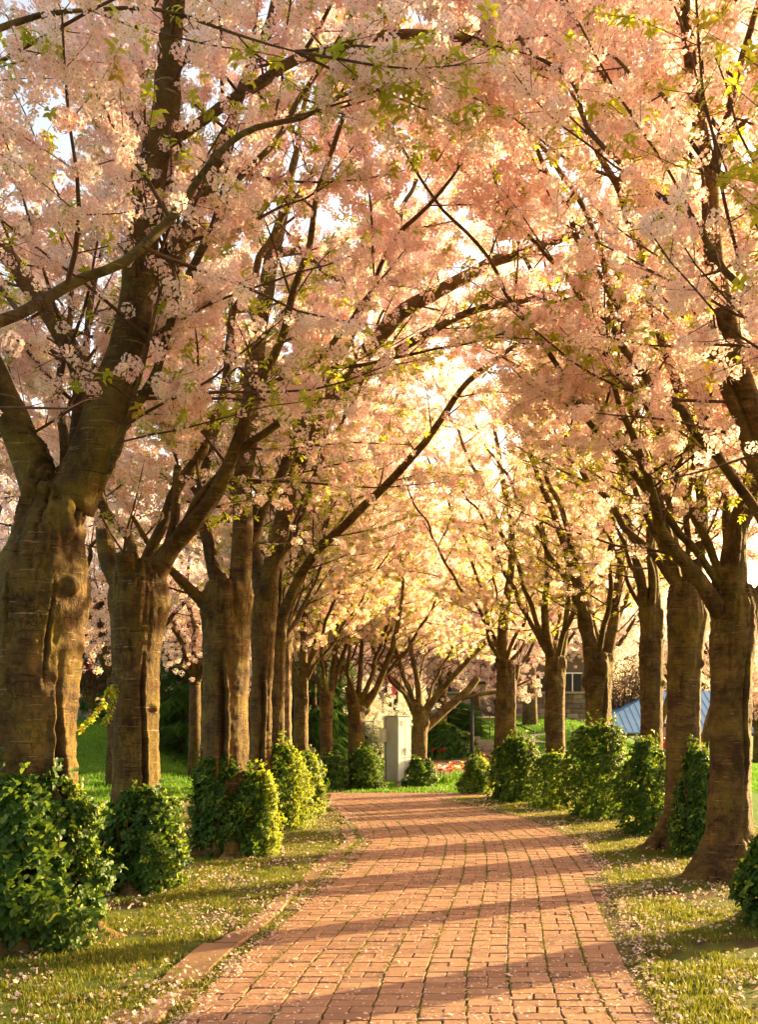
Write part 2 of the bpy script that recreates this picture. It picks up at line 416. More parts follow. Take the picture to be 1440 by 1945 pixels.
def petal_src(i):
    mb = MB()
    if i < 3:
        s_ = .0075
        mb.v = [(-s_ * .6, 0, 0), (0, -s_, .001), (s_, -s_ * .5, .003), (s_ * 1.1, s_ * .5, .003), (0, s_, .001)]; mb.quad(0, 1, 2, 3, 4)
    else:
        petal_fan(mb, Vector((0, 0, .006)), Vector((.2, .1, 1)), .0145, cup=.3 if i == 3 else -.2, centre=False)
    return mb.build('fallen_petal_shape', M['fallen'], link=False, smooth=False)
def needle_src(L=.5, n=46):
    mb = MB()
    for k in range(n):
        x = L * (k / n); t = (k % 2) * 2 - 1
        ln = .10 * (1.15 - x / L) + .02
        d = Vector((.5, t * R.uniform(.5, 1.), R.uniform(-.9, .1))).normalized() * ln
        p = Vector((x, 0, -x * x * .5)); b = len(mb.v)
        mb.v += [tuple(p), tuple(p + d + Vector((0, 0, .012))), tuple(p + d * .8 - Vector((.014, 0, .014)))]; mb.quad(b, b + 1, b + 2)
    return mb.build('needle_spray', M['conifer'], link=False, smooth=False)

B_PALE = [blossom_src(i, [M['petal'], M['stamen']]) for i in range(3)]
B_PINK = [blossom_src(i + 3, [M['petal_pink'], M['stamen']], 19) for i in range(2)]
B_WHITE = [blossom_src(i + 7, [M['petal_white'], M['stamen']], 12, .055, .018) for i in range(2)]
SPRIG = [sprig_src() for i in range(3)]
G_BLOS = scatter_group('cherry_scatter', B_PALE + B_PINK)
G_WHITE = scatter_group('white_scatter', B_WHITE)
G_LEAF = scatter_group('leaf_scatter', SPRIG)
G_IVY = scatter_group('ivy_scatter', [ivy_src(M['ivy']) for i in range(3)] + [ivy_src(M['ivy_gold_or_lit'], .034, .022, 5) for i in range(2)])
G_GRASS = scatter_group('grass_scatter', [tuft_src(M['grass']) for i in range(4)])
G_LAWN = scatter_group('lawn_scatter', [tuft_src(M['lawn_blade'], 26, .055, .006, .11) for i in range(3)])
G_MOSS = scatter_group('moss_scatter', [tuft_src(M['moss'], 10, .014, .0025, .012) for i in range(3)])
G_PETAL = scatter_group('petal_scatter', [petal_src(i) for i in range(5)])
G_NEED = scatter_group('needle_scatter', [needle_src() for i in range(2)])

# ---------------------------------------------------------------- ground
def grid_axis(segs):
    out = []
    for a, b, n in segs: out += list(np.linspace(a, b, n, endpoint=False))
    out.append(segs[-1][1]); return out
xs = grid_axis([(-900, -60, 8), (-60, -14, 30), (-14, 18, 110), (18, 60, 36), (60, 900, 8)])
ys = grid_axis([(-300, -4, 8), (-4, 30, 110), (30, 80, 90), (80, 160, 16), (160, 1500, 8)])
def center(y): return interp(y, [2, 5, 6, 7.5, 8.6, 10, 11.5, 13.3, 14.5, 16, 17.2, 18.5, 20, 21.5, 23.2], [.10, .20, .29, .50, .66, .86, 1.02, 1.18, 1.16, 1.06, .87, .65, .33, -.05, -.5])
LE_Y = [2, 5, 5.88, 6.45, 7.12, 8.54, 9.5, 11, 12.3, 13.3, 14.45, 15.8, 17.2, 18.1, 21.3, 23.5]
LE_X = [-1.15, -1.07, -1.017, -.977, -.846, -.729, -.616, -.464, -.33, -.274, -.38, -.50, -.624, -.78, -1.27, -1.60]
RE_Y = [2, 5.05, 6.03, 7.5, 8.64, 10.2, 11.5, 12.3, 14.1, 15.9, 17.1, 18.5, 20, 21.6, 22.6, 23.5]
RE_X = [1.30, 1.46, 1.60, 1.85, 2.07, 2.34, 2.51, 2.57, 2.71, 2.67, 2.36, 2.09, 1.77, 1.30, 3.0, 6.0]
def ledge(y): return interp(y, LE_Y, LE_X)
def redge(y): return interp(y, RE_Y, RE_X)
def inpath(x, y, m=0.):
    if y > 23.6 + m or y < 0: return False
    l, r = ledge(y), redge(y)
    if y > 22.4: l = -7
    return l - m < x < r + m
v = []; f = []
for yy in ys:
    for xx in xs:
        z = gz(xx, yy)
        if yy < 26 and not inpath(xx, yy, .12) and abs(z) < .05:
            z += .020 + .022 * noise.noise(Vector((xx * .9, yy * .9, 0)))
        v.append((xx, yy, z - (.05 if inpath(xx, yy, .15) and yy > 0 else 0)))
nx = len(xs)
for j in range(len(ys) - 1):
    for i in range(nx - 1): f.append((j * nx + i, j * nx + i + 1, (j + 1) * nx + i + 1, (j + 1) * nx + i))
me = bpy.data.meshes.new('ground'); me.from_pydata(v, [], f); me.materials.append(M['ground'])
me.polygons.foreach_set('use_smooth', [True] * len(f)); me.update()
ground = bpy.data.objects.new('ground', me); C.objects.link(ground); tag(ground, kind='structure')

# ---------------------------------------------------------------- brick path
mb = MB()
pys = list(np.linspace(1.2, 23.55, 140))
for i, y in enumerate(pys):
    l = ledge(y) - .06 if y < 22.4 else -7
    r = redge(y) + .03
    mb.v += [(l, y, .0135), (r, y, .0135)]
    if i: k = 2 * i; mb.quad(k - 2, k - 1, k + 1, k)
path = mb.build('path', M['bed'], smooth=False); tag(path, kind='structure')
BW, BD, GAP, BH = .25, .124, .004, .05
def brick_mesh(w, shear, var):
    b = MB(); rr = random.Random(var * 31 + int(w * 1000) + int(shear * 90))
    x0, x1, y0, y1 = -w / 2 + (.006 if w > .2 else .004), w / 2 - (.006 if w > .2 else .004), -BD / 2 + GAP / 2, BD / 2 - GAP / 2
    e = .004
    ring = lambda i, z: [(x + y * shear, y, z) for x, y in ((x0 + i, y0 + i), (x1 - i, y0 + i), (x1 - i, y1 - i), (x0 + i, y1 - i))]
    j = lambda: rr.uniform(-.002, .002)
    b.v = [(x + j(), y, z) for x, y, z in ring(0, -.03)] + [(x + j(), y + j(), z) for x, y, z in ring(0, BH * .30)] + [(x + j(), y + j(), z + j() * .6) for x, y, z in ring(e, BH * .36)]
    b.quad(8, 9, 10, 11)
    for k in range(4):
        n2 = (k + 1) % 4; b.quad(k, n2, 4 + n2, 4 + k); b.quad(4 + k, 4 + n2, 8 + n2, 8 + k)
    return b
brick_lib = {}
def brick_get(w, sh, var):
    key = (round(w, 3), round(sh * 6) / 6, var)
    if key not in brick_lib: brick_lib[key] = brick_mesh(key[0], key[1], var).mesh('brick', M['brick'], False)
    return brick_lib[key]
bricks = []
row = 0; y = 1.3
while y < 23.5:
    c = center(y); sh = (center(y + .1) - center(y - .1)) / .2
    l = ledge(y) if y < 22.4 else -6.8
    r = redge(y) - .02
    k0 = math.floor((l - c) / BW) ; k1 = math.ceil((r - c) / BW)
    for k in range(k0, k1):
        cells = [(k * BW + BW / 2, BW)] if row % 2 == 0 else [(k * BW + BW / 4, BW / 2), (k * BW + 3 * BW / 4, BW / 2)]
        if R.random() < .07: cells = [(k * BW + BW / 2, BW)] if row % 2 else [(k * BW + BW / 4, BW / 2), (k * BW + 3 * BW / 4, BW / 2)]
        for (u, wd) in cells:
            x = c + u
            if x - wd * .3 < l or x + wd * .25 > r: continue
            bricks.append((x + R.uniform(-.003, .003), y + R.uniform(-.002, .002), wd, sh, R.uniform(-.003, .004), R.uniform(-.015, .015)))
    row += 1; y += BD + .001
vis = [b for b in bricks if b[1] > 4.85]; vis.sort(key=lambda b: b[1])
near = set(map(id, vis[:300]))
st = MB(); tones = []
for b in bricks:
    x, y, wd, sh, dz, rz = b
    if id(b) in near:
        o = bpy.data.objects.new('brick', brick_get(wd, sh, R.randrange(3))); C.objects.link(o); o.parent = path
        o.location = (x, y, .006 + dz); o.rotation_euler = (R.uniform(-.012, .012), R.uniform(-.012, .012), rz)
    else:
        bm_ = brick_mesh(round(wd, 3), sh, R.randrange(3)); k = len(st.v)
        st.v += [(x + a, y + b2, .006 + dz + c2) for a, b2, c2 in bm_.v]; t_ = R.random(); tones += [t_] * len(bm_.v)
        for q in bm_.f: st.quad(*[k + i for i in q])
o = st.build('bricks', M['brick'], path, False); tag(o, kind='stuff')
a = o.data.attributes.new('tone', 'FLOAT', 'POINT'); a.data.foreach_set('value', tones)

# kerb slabs along the left edge, partly lost under grass
kerb = empty('kerb', (-.9, 7, 0)); tag(kerb, kind='structure')
def slab(y0, y1, wd, out=0.):
    m_ = MB(); n = 6; ko = R.uniform(-.03, .01); kh = R.uniform(-.012, .008)
    for i in range(n + 1):
        yy = lerp(y0, y1, i / n); x1 = ledge(yy) - .015 + R.uniform(-.008, .008) + ko; x0 = x1 - wd + R.uniform(-.01, .01) - out
        h = .040 + kh + .004 * math.sin(yy * 3)
        m_.v += [(x0, yy, -.03), (x0, yy, h), (x1 - .012, yy, h), (x1, yy, h - .014), (x1, yy, -.03)]
    for i in range(n):
        k = i * 5
        for j in range(4): m_.quad(k + j, k + 5 + j, k + 6 + j, k + 1 + j)
    m_.quad(0, 1, 2, 3, 4); m_.quad(*[n * 5 + j for j in (4, 3, 2, 1, 0)])
    m_.build('kerb_stone', M['kerb'], kerb, False)
yy = 4.2
for L_, wd in ((.95, .27), (.55, .20), (1.02, .24), (.5, .17), (.75, .15), (.9, .14), (1.0, .13), (.85, .17), (1.2, .22), (1.0, .14), (1.2, .16), (1.3, .12)):
    slab(yy, yy + L_ - .02, wd); yy += L_

# ---------------------------------------------------------------- cherry trees
def catmull(pts, step=.12):
    # pts: (x, y, z, r)
    P_ = [np.array(p, dtype=float) for p in pts]
    out = []
    for i in range(len(P_) - 1):
        p0 = P_[max(i - 1, 0)]; p1 = P_[i]; p2 = P_[i + 1]; p3 = P_[min(i + 2, len(P_) - 1)]
        n = max(2, int(np.linalg.norm((p2 - p1)[:3]) / step))
        for k in range(n):
            t = k / n
            q = .5 * ((2 * p1) + (-p0 + p2) * t + (2 * p0 - 5 * p1 + 4 * p2 - p3) * t * t + (-p0 + 3 * p1 - 3 * p2 + p3) * t ** 3)
            q[3] = lerp(p1[3], p2[3], t); out.append(q)
    out.append(P_[-1]); return out

def crook(pts, amp=.02):          # slight irregularity of a limb
    out = []
    for i, q in enumerate(pts):
        n_ = noise.noise_vector(Vector(q[:3]) * 2.2); q = q.copy(); a = amp * min(1, i / 6)
        q[0] += n_.x * a; q[1] += n_.y * a; q[2] += n_.z * a
        q[3] *= 1 + .10 * noise.noise(Vector(q[:3]) * 5); out.append(q)
    return out

def zfloor(x, y):                 # how low the blossom hangs
    lo = 2.75 + .035 * max(0, y - 8)
    mid = math.exp(-((x - .7) / 1.7) ** 2)
    lo += mid * (.55 + .03 * y) * (1 if y < 24 else .4)
    lo += 1.1 * ss(3.2, 5.5, x)
    return lo + .45 * noise.noise(Vector((x * .8, y * .8, 5)))

class Tree:
    def __init__(s, base): s.base = base; s.limbs = []; s.tw = MB(); s.bl = []; s.br = []; s.bs = []; s.bp = []; s.lf = []; s.lr = []; s.lsz = []; s.ntw = 0
def bloom(T, p, sc, pink, leafp):
    if p.y < 2.2 and abs(p.x) < 1.5: return
    if p.z < zfloor(p.x, p.y): return
    if R.random() < leafp:
        T.lf.append((p.x, p.y, p.z)); T.lr.append((R.uniform(-.8, .8), R.uniform(-.8, .8), R.uniform(0, 6.28))); T.lsz.append(R.uniform(.8, 1.35) * sc)
    else:
        T.bl.append((p.x, p.y, p.z)); T.br.append((R.uniform(-3, 3), R.uniform(-3, 3), R.uniform(0, 6.28))); T.bs.append(R.uniform(.75, 1.25) * sc)
        T.bp.append(R.randrange(3) if R.random() > pink else 3 + R.randrange(2))
def twig(T, p, d, L, r, dens, sc, pink, leafp, droop=.0, sides=3):
    n = max(2, int(L / .16)); pts = [p]; rs = [r]
    q = p.copy(); d = d.normalized()
    for i in range(n):
        d = (d + Vector((R.uniform(-.25, .25), R.uniform(-.25, .25), R.uniform(-.2, .2) + .05 - droop))).normalized()
        q = q + d * (L / n); pts.append(q.copy()); rs.append(r * (1 - .75 * (i + 1) / n))
        m = dens * (L / n) / .047; c = int(m) + (1 if R.random() < m % 1 else 0)
        for _ in range(c):
            t = R.random(); w_ = pts[-2].lerp(q, t)
            bloom(T, w_ + Vector((R.gauss(0, .022), R.gauss(0, .022), R.gauss(-.008, .02))), sc, pink, leafp)
    if q.z > zfloor(q.x, q.y) - .25: T.tw.tube(pts, rs, sides, cap=False)
    return pts
def branch(T, p, d, L, r, dens, sc, pink, lod):
    far_ = ss(8, 16, p.y) * ss(8, 4.2, p.z); leafy = R.random() < .20 + .24 * far_; leafp = .7 if leafy else .12 + .22 * far_
    n = max(4, int(L / .2)); q = p.copy(); d = d.normalized(); pts = [p]; rs = [r]; side = 1
    for i in range(n):
        t = (i + 1) / n
        d = (d + Vector((R.uniform(-.16, .16), R.uniform(-.16, .16), R.uniform(-.14, .14) + .03))).normalized()
        q = q + d * (L / n); pts.append(q.copy()); rs.append(r * (1 - .8 * t) + .002)
        for _ in range(lod):
            side = -side
            perp = d.cross(Vector((0, 0, 1)));
            if perp.length < .2: perp = Vector((R.uniform(-1, 1), R.uniform(-1, 1), 0))
            perp.normalize()
            td = d * R.uniform(.3, .9) + perp * side * R.uniform(.5, 1) + Vector((0, 0, R.uniform(-.45, .65)))
            TL = R.uniform(.22, .62) * (1.25 - .6 * t)
            twig(T, q, td, TL, max(.0028, rs[-1] * .4), dens, sc, pink, leafp, droop=.06)
        if t > .3 and R.random() < dens * 1.2: bloom(T, q + Vector((R.gauss(0, .03), R.gauss(0, .03), R.gauss(0, .03))), sc, pink, leafp)
    if q.z > zfloor(q.x, q.y) - .4: T.tw.tube(pts, rs, 4, cap=False)
def dress(T, pts, start=.2, spacing=.30, dens=1., sc=1., pink=.3, lod=2, maxL=1.9):
    acc = 0.; tot = sum(np.linalg.norm((pts[i + 1] - pts[i])[:3]) for i in range(len(pts) - 1)); run = 0.
    for i in range(len(pts) - 1):
        seg = (pts[i + 1] - pts[i])[:3]; L = np.linalg.norm(seg); run += L; acc += L
        t = run / tot
        if t < start or acc < spacing: continue
        acc = R.uniform(-.1, .1)
        p = Vector(pts[i][:3])
        if p.z < 2.5: continue
        d = Vector(seg).normalized(); az = R.random() * 6.28
        rnd = Vector((math.cos(az), math.sin(az), R.uniform(-.25, .6)))
        rnd = rnd - d * rnd.dot(d) * .8
        bl = lerp(maxL, .7, max(0, t - .3) / .7) * R.uniform(.6, 1.15)
        branch(T, p, d * R.uniform(.25, .7) + rnd, bl, max(.005, min(.014, pts[i][3] * .5)), dens, sc, pink, lod)
    p = Vector(pts[-1][:3]); d = Vector((pts[-1] - pts[-2])[:3])
    for _ in range(3): branch(T, p, d.normalized() + Vector((R.uniform(-.5, .5), R.uniform(-.5, .5), R.uniform(-.3, .3))), R.uniform(.6, 1.1), .009, dens, sc, pink, lod)

def disp_trunk(me, base, axis, cracks, amp, seed, headz, flare):
    n = len(me.vertices); co = np.empty(n * 3, np.float32); me.vertices.foreach_get('co', co); co = co.reshape(-1, 3)
    no = np.empty(n * 3, np.float32); me.vertex_normals.foreach_get('vector', no); no = no.reshape(-1, 3)
    out = co.copy(); ck = np.zeros(n, np.float32)
    for i in range(n):
        x, y, z = co[i]; hz = z - base.z
        ax = axis(hz)
        th = math.atan2(y - ax[1], x - ax[0])
        near_head = max(0., 1 - abs(hz - headz) / .75)
        p = Vector((x, y, z)) + seed
        d = amp * (.9 + 2.6 * near_head) * noise.noise(Vector((p.x * 5, p.y * 5, p.z * 2.2)))
        d += amp * .55 * (1 + near_head) * noise.noise(p * 14) + amp * .25 * noise.noise(p * 34)
        d -= amp * (.35 + 1.9 * near_head) * (1 - abs(noise.noise(Vector((math.cos(th) * 3.1 + seed.x, math.sin(th) * 3.1, hz * 1.1 + 4)))) * 3.2 if abs(noise.noise(Vector((math.cos(th) * 3.1 + seed.x, math.sin(th) * 3.1, hz * 1.1 + 4)))) < .31 else 0)
        # long vertical ridges
        rid = noise.noise(Vector((math.cos(th) * 2.4 + seed.x, math.sin(th) * 2.4, hz * .35)))
        d += amp * .9 * rid
        for (t0, z0, z1, dep, wd) in cracks:
            if z0 < hz < z1:
                tt = t0 + .22 * noise.noise(Vector((hz * 1.3, t0 * 3, seed.x))) + .07 * noise.noise(Vector((hz * 6, t0, 1)))
                dt = (th - tt + PI) % (2 * PI) - PI
                rr_ = math.hypot(x - ax[0], y - ax[1]); u = dt * rr_ / wd
                if abs(u) < 4:
                    fade = min(1, (hz - z0) / .5 + (.6 if z0 < .1 else 0), (z1 - hz) / .6) * (.55 + .6 * abs(noise.noise(Vector((hz * 2.1, t0, 7))) + .5)); fade = max(0, min(1.1, fade)); u = u / (.35 + .65 * fade); g = math.exp(-u * u) * fade
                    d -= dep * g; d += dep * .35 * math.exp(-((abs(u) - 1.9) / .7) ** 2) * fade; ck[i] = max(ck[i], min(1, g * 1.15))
        if hz < .5:      # root flare
            k = (1 - max(hz, 0) / .5) ** 2.2
            d += flare * k * (.35 + .65 * max(0, math.sin(th * 5 + seed.x * 3)) ** 1.5)
        out[i] = (x + no[i][0] * d, y + no[i][1] * d, z + no[i][2] * d * .6)
    me.vertices.foreach_set('co', out.ravel())
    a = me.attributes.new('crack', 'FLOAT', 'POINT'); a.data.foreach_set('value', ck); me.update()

def remesh_to(name, mbx, voxel, parent, mat):
    tmp = bpy.data.objects.new('tmp', mbx.mesh('tmp', mat)); C.objects.link(tmp)
    rm = tmp.modifiers.new('r', 'REMESH'); rm.mode = 'VOXEL'; rm.voxel_size = voxel; rm.use_smooth_shade = True
    sm = tmp.modifiers.new('s', 'SMOOTH'); sm.factor = .5; sm.iterations = 4
    dg = bpy.context.evaluated_depsgraph_get(); ev = tmp.evaluated_get(dg)
    me = bpy.data.meshes.new_from_object(ev); bpy.data.objects.remove(tmp)
    me.name = name; return me

def cherry(label, axis_px, Y, limbs, n_rand=4, seed=0, cracks=(), voxel=.022, dens=1., sc=1., lod=2, spacing=.30, mat='bark', pink=.3, group=None,
           rand_dirs=None, amp=.016, flare=.10, height=5.2, knobs=(), cat='cherry tree', start=.2, arch=None, roots=True):
    """axis_px: [(px, py, width_px)] from the ground upwards, at distance Y; limbs: lists of (px, py, Y, width_px)."""
    global R
    R = random.Random(1000 + seed)
    if arch is None: arch = (4.2, 6.6) if Y < 11 else (5., 8.2) if Y < 21 else (5., 8.)
    b = P(axis_px[0][0], HOR + CAMH * F / Y, Y); b.z = gz(b.x, b.y) - .02
    root = empty('cherry_tree', b); tag(root, label, cat, group or 'cherry trees lining the path')
    T = Tree(b)
    pts = []
    for (px, py, wd) in axis_px:
        p = P(px, py, Y); pts.append((p.x, p.y, p.z, wd * .46 * Y / F))
    pts[0] = (b.x, b.y, b.z - .1, pts[0][3])
    tr = catmull(pts, .08)
    mbx = MB(); mbx.tube([Vector(q[:3]) for q in tr], [q[3] for q in tr], 20)
    top = tr[-1]; head = Vector(top[:3]); hr = top[3]; headz = head.z - b.z
    L3 = []
    for L_ in limbs:
        q = [];
        for (px, py, Yl, wd) in L_:
            p = P(px, py, Yl); q.append((p.x, p.y, p.z, wd * .435 * Yl / F))
        L3.append((q, True))
    rr = random.Random(500 + seed)
    dirs = rand_dirs or [rr.uniform(0, 6.28) + i * 6.28 / max(1, n_rand) for i in range(n_rand)]
    inward = 0. if b.x < .6 else PI
    todo = [(az, rr.uniform(1.6, 3.2), height * rr.uniform(.75, 1.1)) for az in dirs] + [(inward + rr.uniform(-.75, .75), rr.uniform(2.0, 3.8), hh) for hh in arch]
    for az, reach, H in todo:
        r0 = min(.062, hr * rr.uniform(.17, .28)) * (.6 if Y < 5.5 else 1)
        dx, dy = math.cos(az), math.sin(az); q = []
        for k, t in enumerate((0, .08, .2, .4, .65, 1)):
            u = reach * (t ** .85); h = H * (t ** .9) * (1 - .10 * t)
            q.append((head.x + dx * u + rr.uniform(-.15, .15) * (k > 1), head.y + dy * u + rr.uniform(-.15, .15) * (k > 1), head.z - .18 + h, r0 * (1 - .82 * t)))
        L3.append((q, False))
    for q, main in L3:
        cp = crook(catmull(q, .12), .035 if main else .09)
        near_trunk = (Vector(cp[0][:3]) - head).length < .75
        if near_trunk:
            stump = cp[:max(3, min(len(cp), 6))]
            k_ = len(stump); mbx.tube([Vector(s_[:3]) for s_ in stump], [s_[3] * (1.03 - .2 * i / (k_ - 1)) for i, s_ in enumerate(stump)], 12)
        lm = MB(); lm.tube([Vector(s_[:3]) for s_ in cp], [max(.004, s_[3]) for s_ in cp], 12 if cp[0][3] > .05 else 8)
        o = lm.build('limb', M[mat], root)
        dress(T, cp, start if main else .18, spacing, dens, sc, pink, lod)
    if roots:
        for k in range(7):
            az = rr.uniform(0, 6.28) if k else FRONT; r_ = pts[0][3]; L_ = r_ * rr.uniform(1.25, 1.8); q = []
            for t in (0, .3, .6, 1): q.append(Vector((b.x + math.cos(az + .3 * t) * lerp(r_ * .45, L_, t), b.y + math.sin(az + .3 * t) * lerp(r_ * .45, L_, t), b.z + .42 * (1 - t) ** 2.2 - .01)))
            mbx.tube(q, [r_ * .36, r_ * .27, r_ * .17, r_ * .08], 10)
    for k in range(5):      # burls of the pollard head
        az = rr.uniform(0, 6.28); h = rr.uniform(-.55, .0) * 1.0
        rb = hr * rr.uniform(.36, .62)
        mbx.ball((head.x + math.cos(az) * hr * .75, head.y + math.sin(az) * hr * .75, head.z + h), rb, 10, (1, 1, 1.3))
    for (px, py, wd) in knobs:
        p = P(px, py, Y - .02); rk = wd / 2 * Y / F
        q = min(tr, key=lambda a_: abs(a_[2] - p.z)); rr0 = q[3]; dxk = max(-rr0 * .9, min(rr0 * .9, p.x - q[0])); p.y = q[1] - math.sqrt(max(.0, rr0 ** 2 - dxk ** 2)) * .95
        kb = MB(); kb.ball(tuple(p), rk, 10, (1, .7, .8)); mbx.ball(tuple(p), rk, 10, (1, .7, .8))
    me = remesh_to('trunk', mbx, voxel, root, M[mat])
    def axis(hz):
        z = hz + b.z
        for i in range(len(tr) - 1):
            if tr[i + 1][2] >= z: return tr[i]
        return tr[-1]
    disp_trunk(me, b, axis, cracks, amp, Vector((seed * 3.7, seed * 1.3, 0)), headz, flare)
    if not me.materials: me.materials.append(M[mat])
    me.polygons.foreach_set('use_smooth', [True] * len(me.polygons))
    o = bpy.data.objects.new('trunk', me); C.objects.link(o); o.parent = root; o.matrix_parent_inverse = Matrix.Translation(-b)
    o = T.tw.build('twigs', M['twig'], root); tag(o, kind='stuff')
    DEFER.append((T, root)); SEEN.extend([L_ for L_ in limbs])
    SEEN.append([(px, py, Y, wd) for px, py, wd in axis_px[-4:]])
    NB.append(len(T.bl)); return root
NB = []; DEFER = []; SEEN = []
FRONT = -PI / 2       # the side of a trunk that faces the camera

cherry('thickest cherry trunk on the left, forking above a leafy shrub beside the grass verge',
       [(66, 1795, 215), (64, 1700, 180), (62, 1500, 168), (62, 1350, 172), (68, 1220, 186), (78, 1120, 200), (88, 1040, 175), (98, 980, 150), (105, 930, 120)], 6.9,
       [[(130, 960, 6.9, 110), (170, 868, 6.9, 102), (212, 745, 6.9, 92), (243, 620, 6.85, 78), (265, 480, 6.8, 70), (290, 330, 6.7, 62), (315, 180, 6.6, 58), (330, 60, 6.5, 50), (335, -60, 6.4, 44), (350, -250, 6.3, 34), (380, -450, 6.2, 16)],
        [(262, 575, 6.88, 44), (300, 520, 6.9, 42), (345, 460, 6.95, 38), (385, 380, 7, 33), (410, 320, 7.1, 28), (450, 200, 7.2, 22), (500, 60, 7.4, 15), (540, -80, 7.5, 8)],
        [(85, 960, 6.9, 92), (60, 880, 6.9, 78), (22, 790, 6.8, 70), (-20, 700, 6.7, 62), (-80, 580, 6.6, 50), (-150, 400, 6.5, 35), (-180, 200, 6.4, 16)],
        [(120, 950, 7.1, 55), (150, 850, 7.3, 48), (158, 730, 7.6, 46), (110, 620, 7.9, 44), (50, 530, 8.2, 40), (-30, 430, 8.6, 34), (-120, 300, 9, 18)],
        [(296, 290, 6.75, 24), (420, 200, 6.95, 24), (540, 130, 7.1, 22), (620, 100, 7.2, 24), (700, 72, 7.3, 23), (780, 62, 7.4, 20), (880, 75, 7.5, 16), (980, 100, 7.6, 12), (1100, 160, 7.7, 6)],
        [(205, 900, 6.75, 13), (240, 800, 6.7, 9), (275, 680, 6.65, 8), (300, 560, 6.6, 6), (330, 470, 6.6, 4)]],
       n_rand=3, seed=1, cracks=[(FRONT + 1.02, 0., 2.1, .08, .028), (FRONT + .55, 1.7, 2.8, .04, .014), (FRONT - .25, 1.9, 3.0, .03, .012), (FRONT + .2, 2.3, 3.1, .035, .012)],
       voxel=.018, amp=.030, knobs=[(150, 1120, 44)], rand_dirs=[2.6, 1.6])
cherry('second cherry on the left, knobbly pollard head and one long thin limb',
       [(258, 1700, 135), (258, 1620, 112), (257, 1500, 100), (257, 1380, 97), (258, 1260, 97), (260, 1200, 112), (262, 1150, 128), (262, 1100, 118), (262, 1065, 88)], 9.25,
       [[(285, 1110, 9.25, 52), (325, 1042, 9.2, 40), (375, 985, 9.1, 37), (410, 930, 9.05, 33), (440, 860, 9, 26), (470, 770, 8.9, 23), (520, 680, 8.8, 19), (565, 540, 8.7, 16), (600, 400, 8.6, 13), (640, 250, 8.5, 10), (680, 110, 8.4, 7)],
        [(480, 742, 8.88, 12), (560, 712, 8.9, 9), (680, 692, 8.9, 8), (800, 672, 9, 6), (950, 640, 9.1, 4)],
        [(312, 1075, 9.2, 28), (330, 990, 9.2, 21), (335, 930, 9.2, 18), (340, 885, 9.2, 16)],
        [(245, 1110, 9.1, 46), (240, 1075, 9.05, 42), (236, 1048, 9.0, 38)],
        [(228, 1110, 9.4, 50), (205, 1060, 9.5, 40), (195, 980, 9.7, 32), (180, 880, 10, 26), (160, 760, 10.3, 20), (170, 600, 10.5, 14), (200, 450, 10.6, 7)]],
       n_rand=3, seed=2, cracks=[(FRONT + .52, .0, 2.35, .07, .020), (FRONT + .12, 1.9, 2.75, .04, .015)], voxel=.020, knobs=[(297, 1347, 20), (303, 1095, 18), (298, 1130, 14)], rand_dirs=[2.2])
cherry('cherry with a deep dark split down its trunk, third from the left edge',
       [(425, 1640, 140), (425, 1560, 112), (426, 1450, 100), (428, 1320, 94), (430, 1220, 100), (430, 1150, 104), (432, 1105, 84)], 11.8,
       [[(452, 1160, 11.75, 52), (458, 1060, 11.75, 46), (462, 900, 11.8, 40), (478, 750, 11.8, 42), (490, 640, 11.8, 38), (505, 540, 11.8, 35), (520, 465, 11.8, 32), (545, 380, 11.7, 20), (570, 250, 11.6, 13), (600, 120, 11.5, 7)],
        [(400, 1150, 11.8, 38), (370, 1130, 11.7, 27), (335, 1095, 11.6, 20), (300, 1060, 11.5, 14), (250, 980, 11.3, 9)],
        [(420, 1120, 11.9, 40), (400, 1060, 12, 30), (380, 960, 12.2, 24), (400, 850, 12.4, 20), (430, 700, 12.6, 16), (440, 560, 12.7, 9)],
        [(515, 480, 11.8, 20), (570, 480, 11.7, 13), (640, 530, 11.6, 9), (700, 540, 11.5, 5)]],
       n_rand=3, seed=3, cracks=[(FRONT + .02, 0, 2.6, .12, .036)], voxel=.022, knobs=[(390, 1290, 16), (388, 1335, 14), (385, 1370, 10)], rand_dirs=[2.9, .9])
cherry('cherry with a twisted split trunk and a heavy limb arching right across the path',
       [(493, 1600, 78), (493, 1540, 60), (494, 1450, 48), (497, 1320, 44), (500, 1220, 50), (502, 1160, 56), (504, 1110, 44)], 14.6,
       [[(505, 1140, 14.6, 42), (530, 1010, 14.5, 37), (560, 900, 14.4, 36), (600, 810, 14.3, 36), (650, 730, 14.2, 36), (710, 650, 14.1, 34), (770, 590, 14, 32), (850, 545, 13.9, 28), (930, 500, 13.8, 24), (1030, 470, 13.7, 20), (1120, 430, 13.6, 13)],
        [(640, 742, 14.2, 26), (720, 690, 14, 22), (800, 640, 13.8, 18), (900, 590, 13.6, 15), (1000, 570, 13.5, 12), (1100, 550, 13.4, 8)],
        [(498, 1140, 14.6, 35), (475, 1010, 15, 24), (450, 850, 15.5, 16), (460, 700, 15.8, 9)]],
       n_rand=3, seed=4, cracks=[(FRONT + .2, 0, 2.7, .07, .028)], voxel=.022, rand_dirs=[2.5, 1.4])
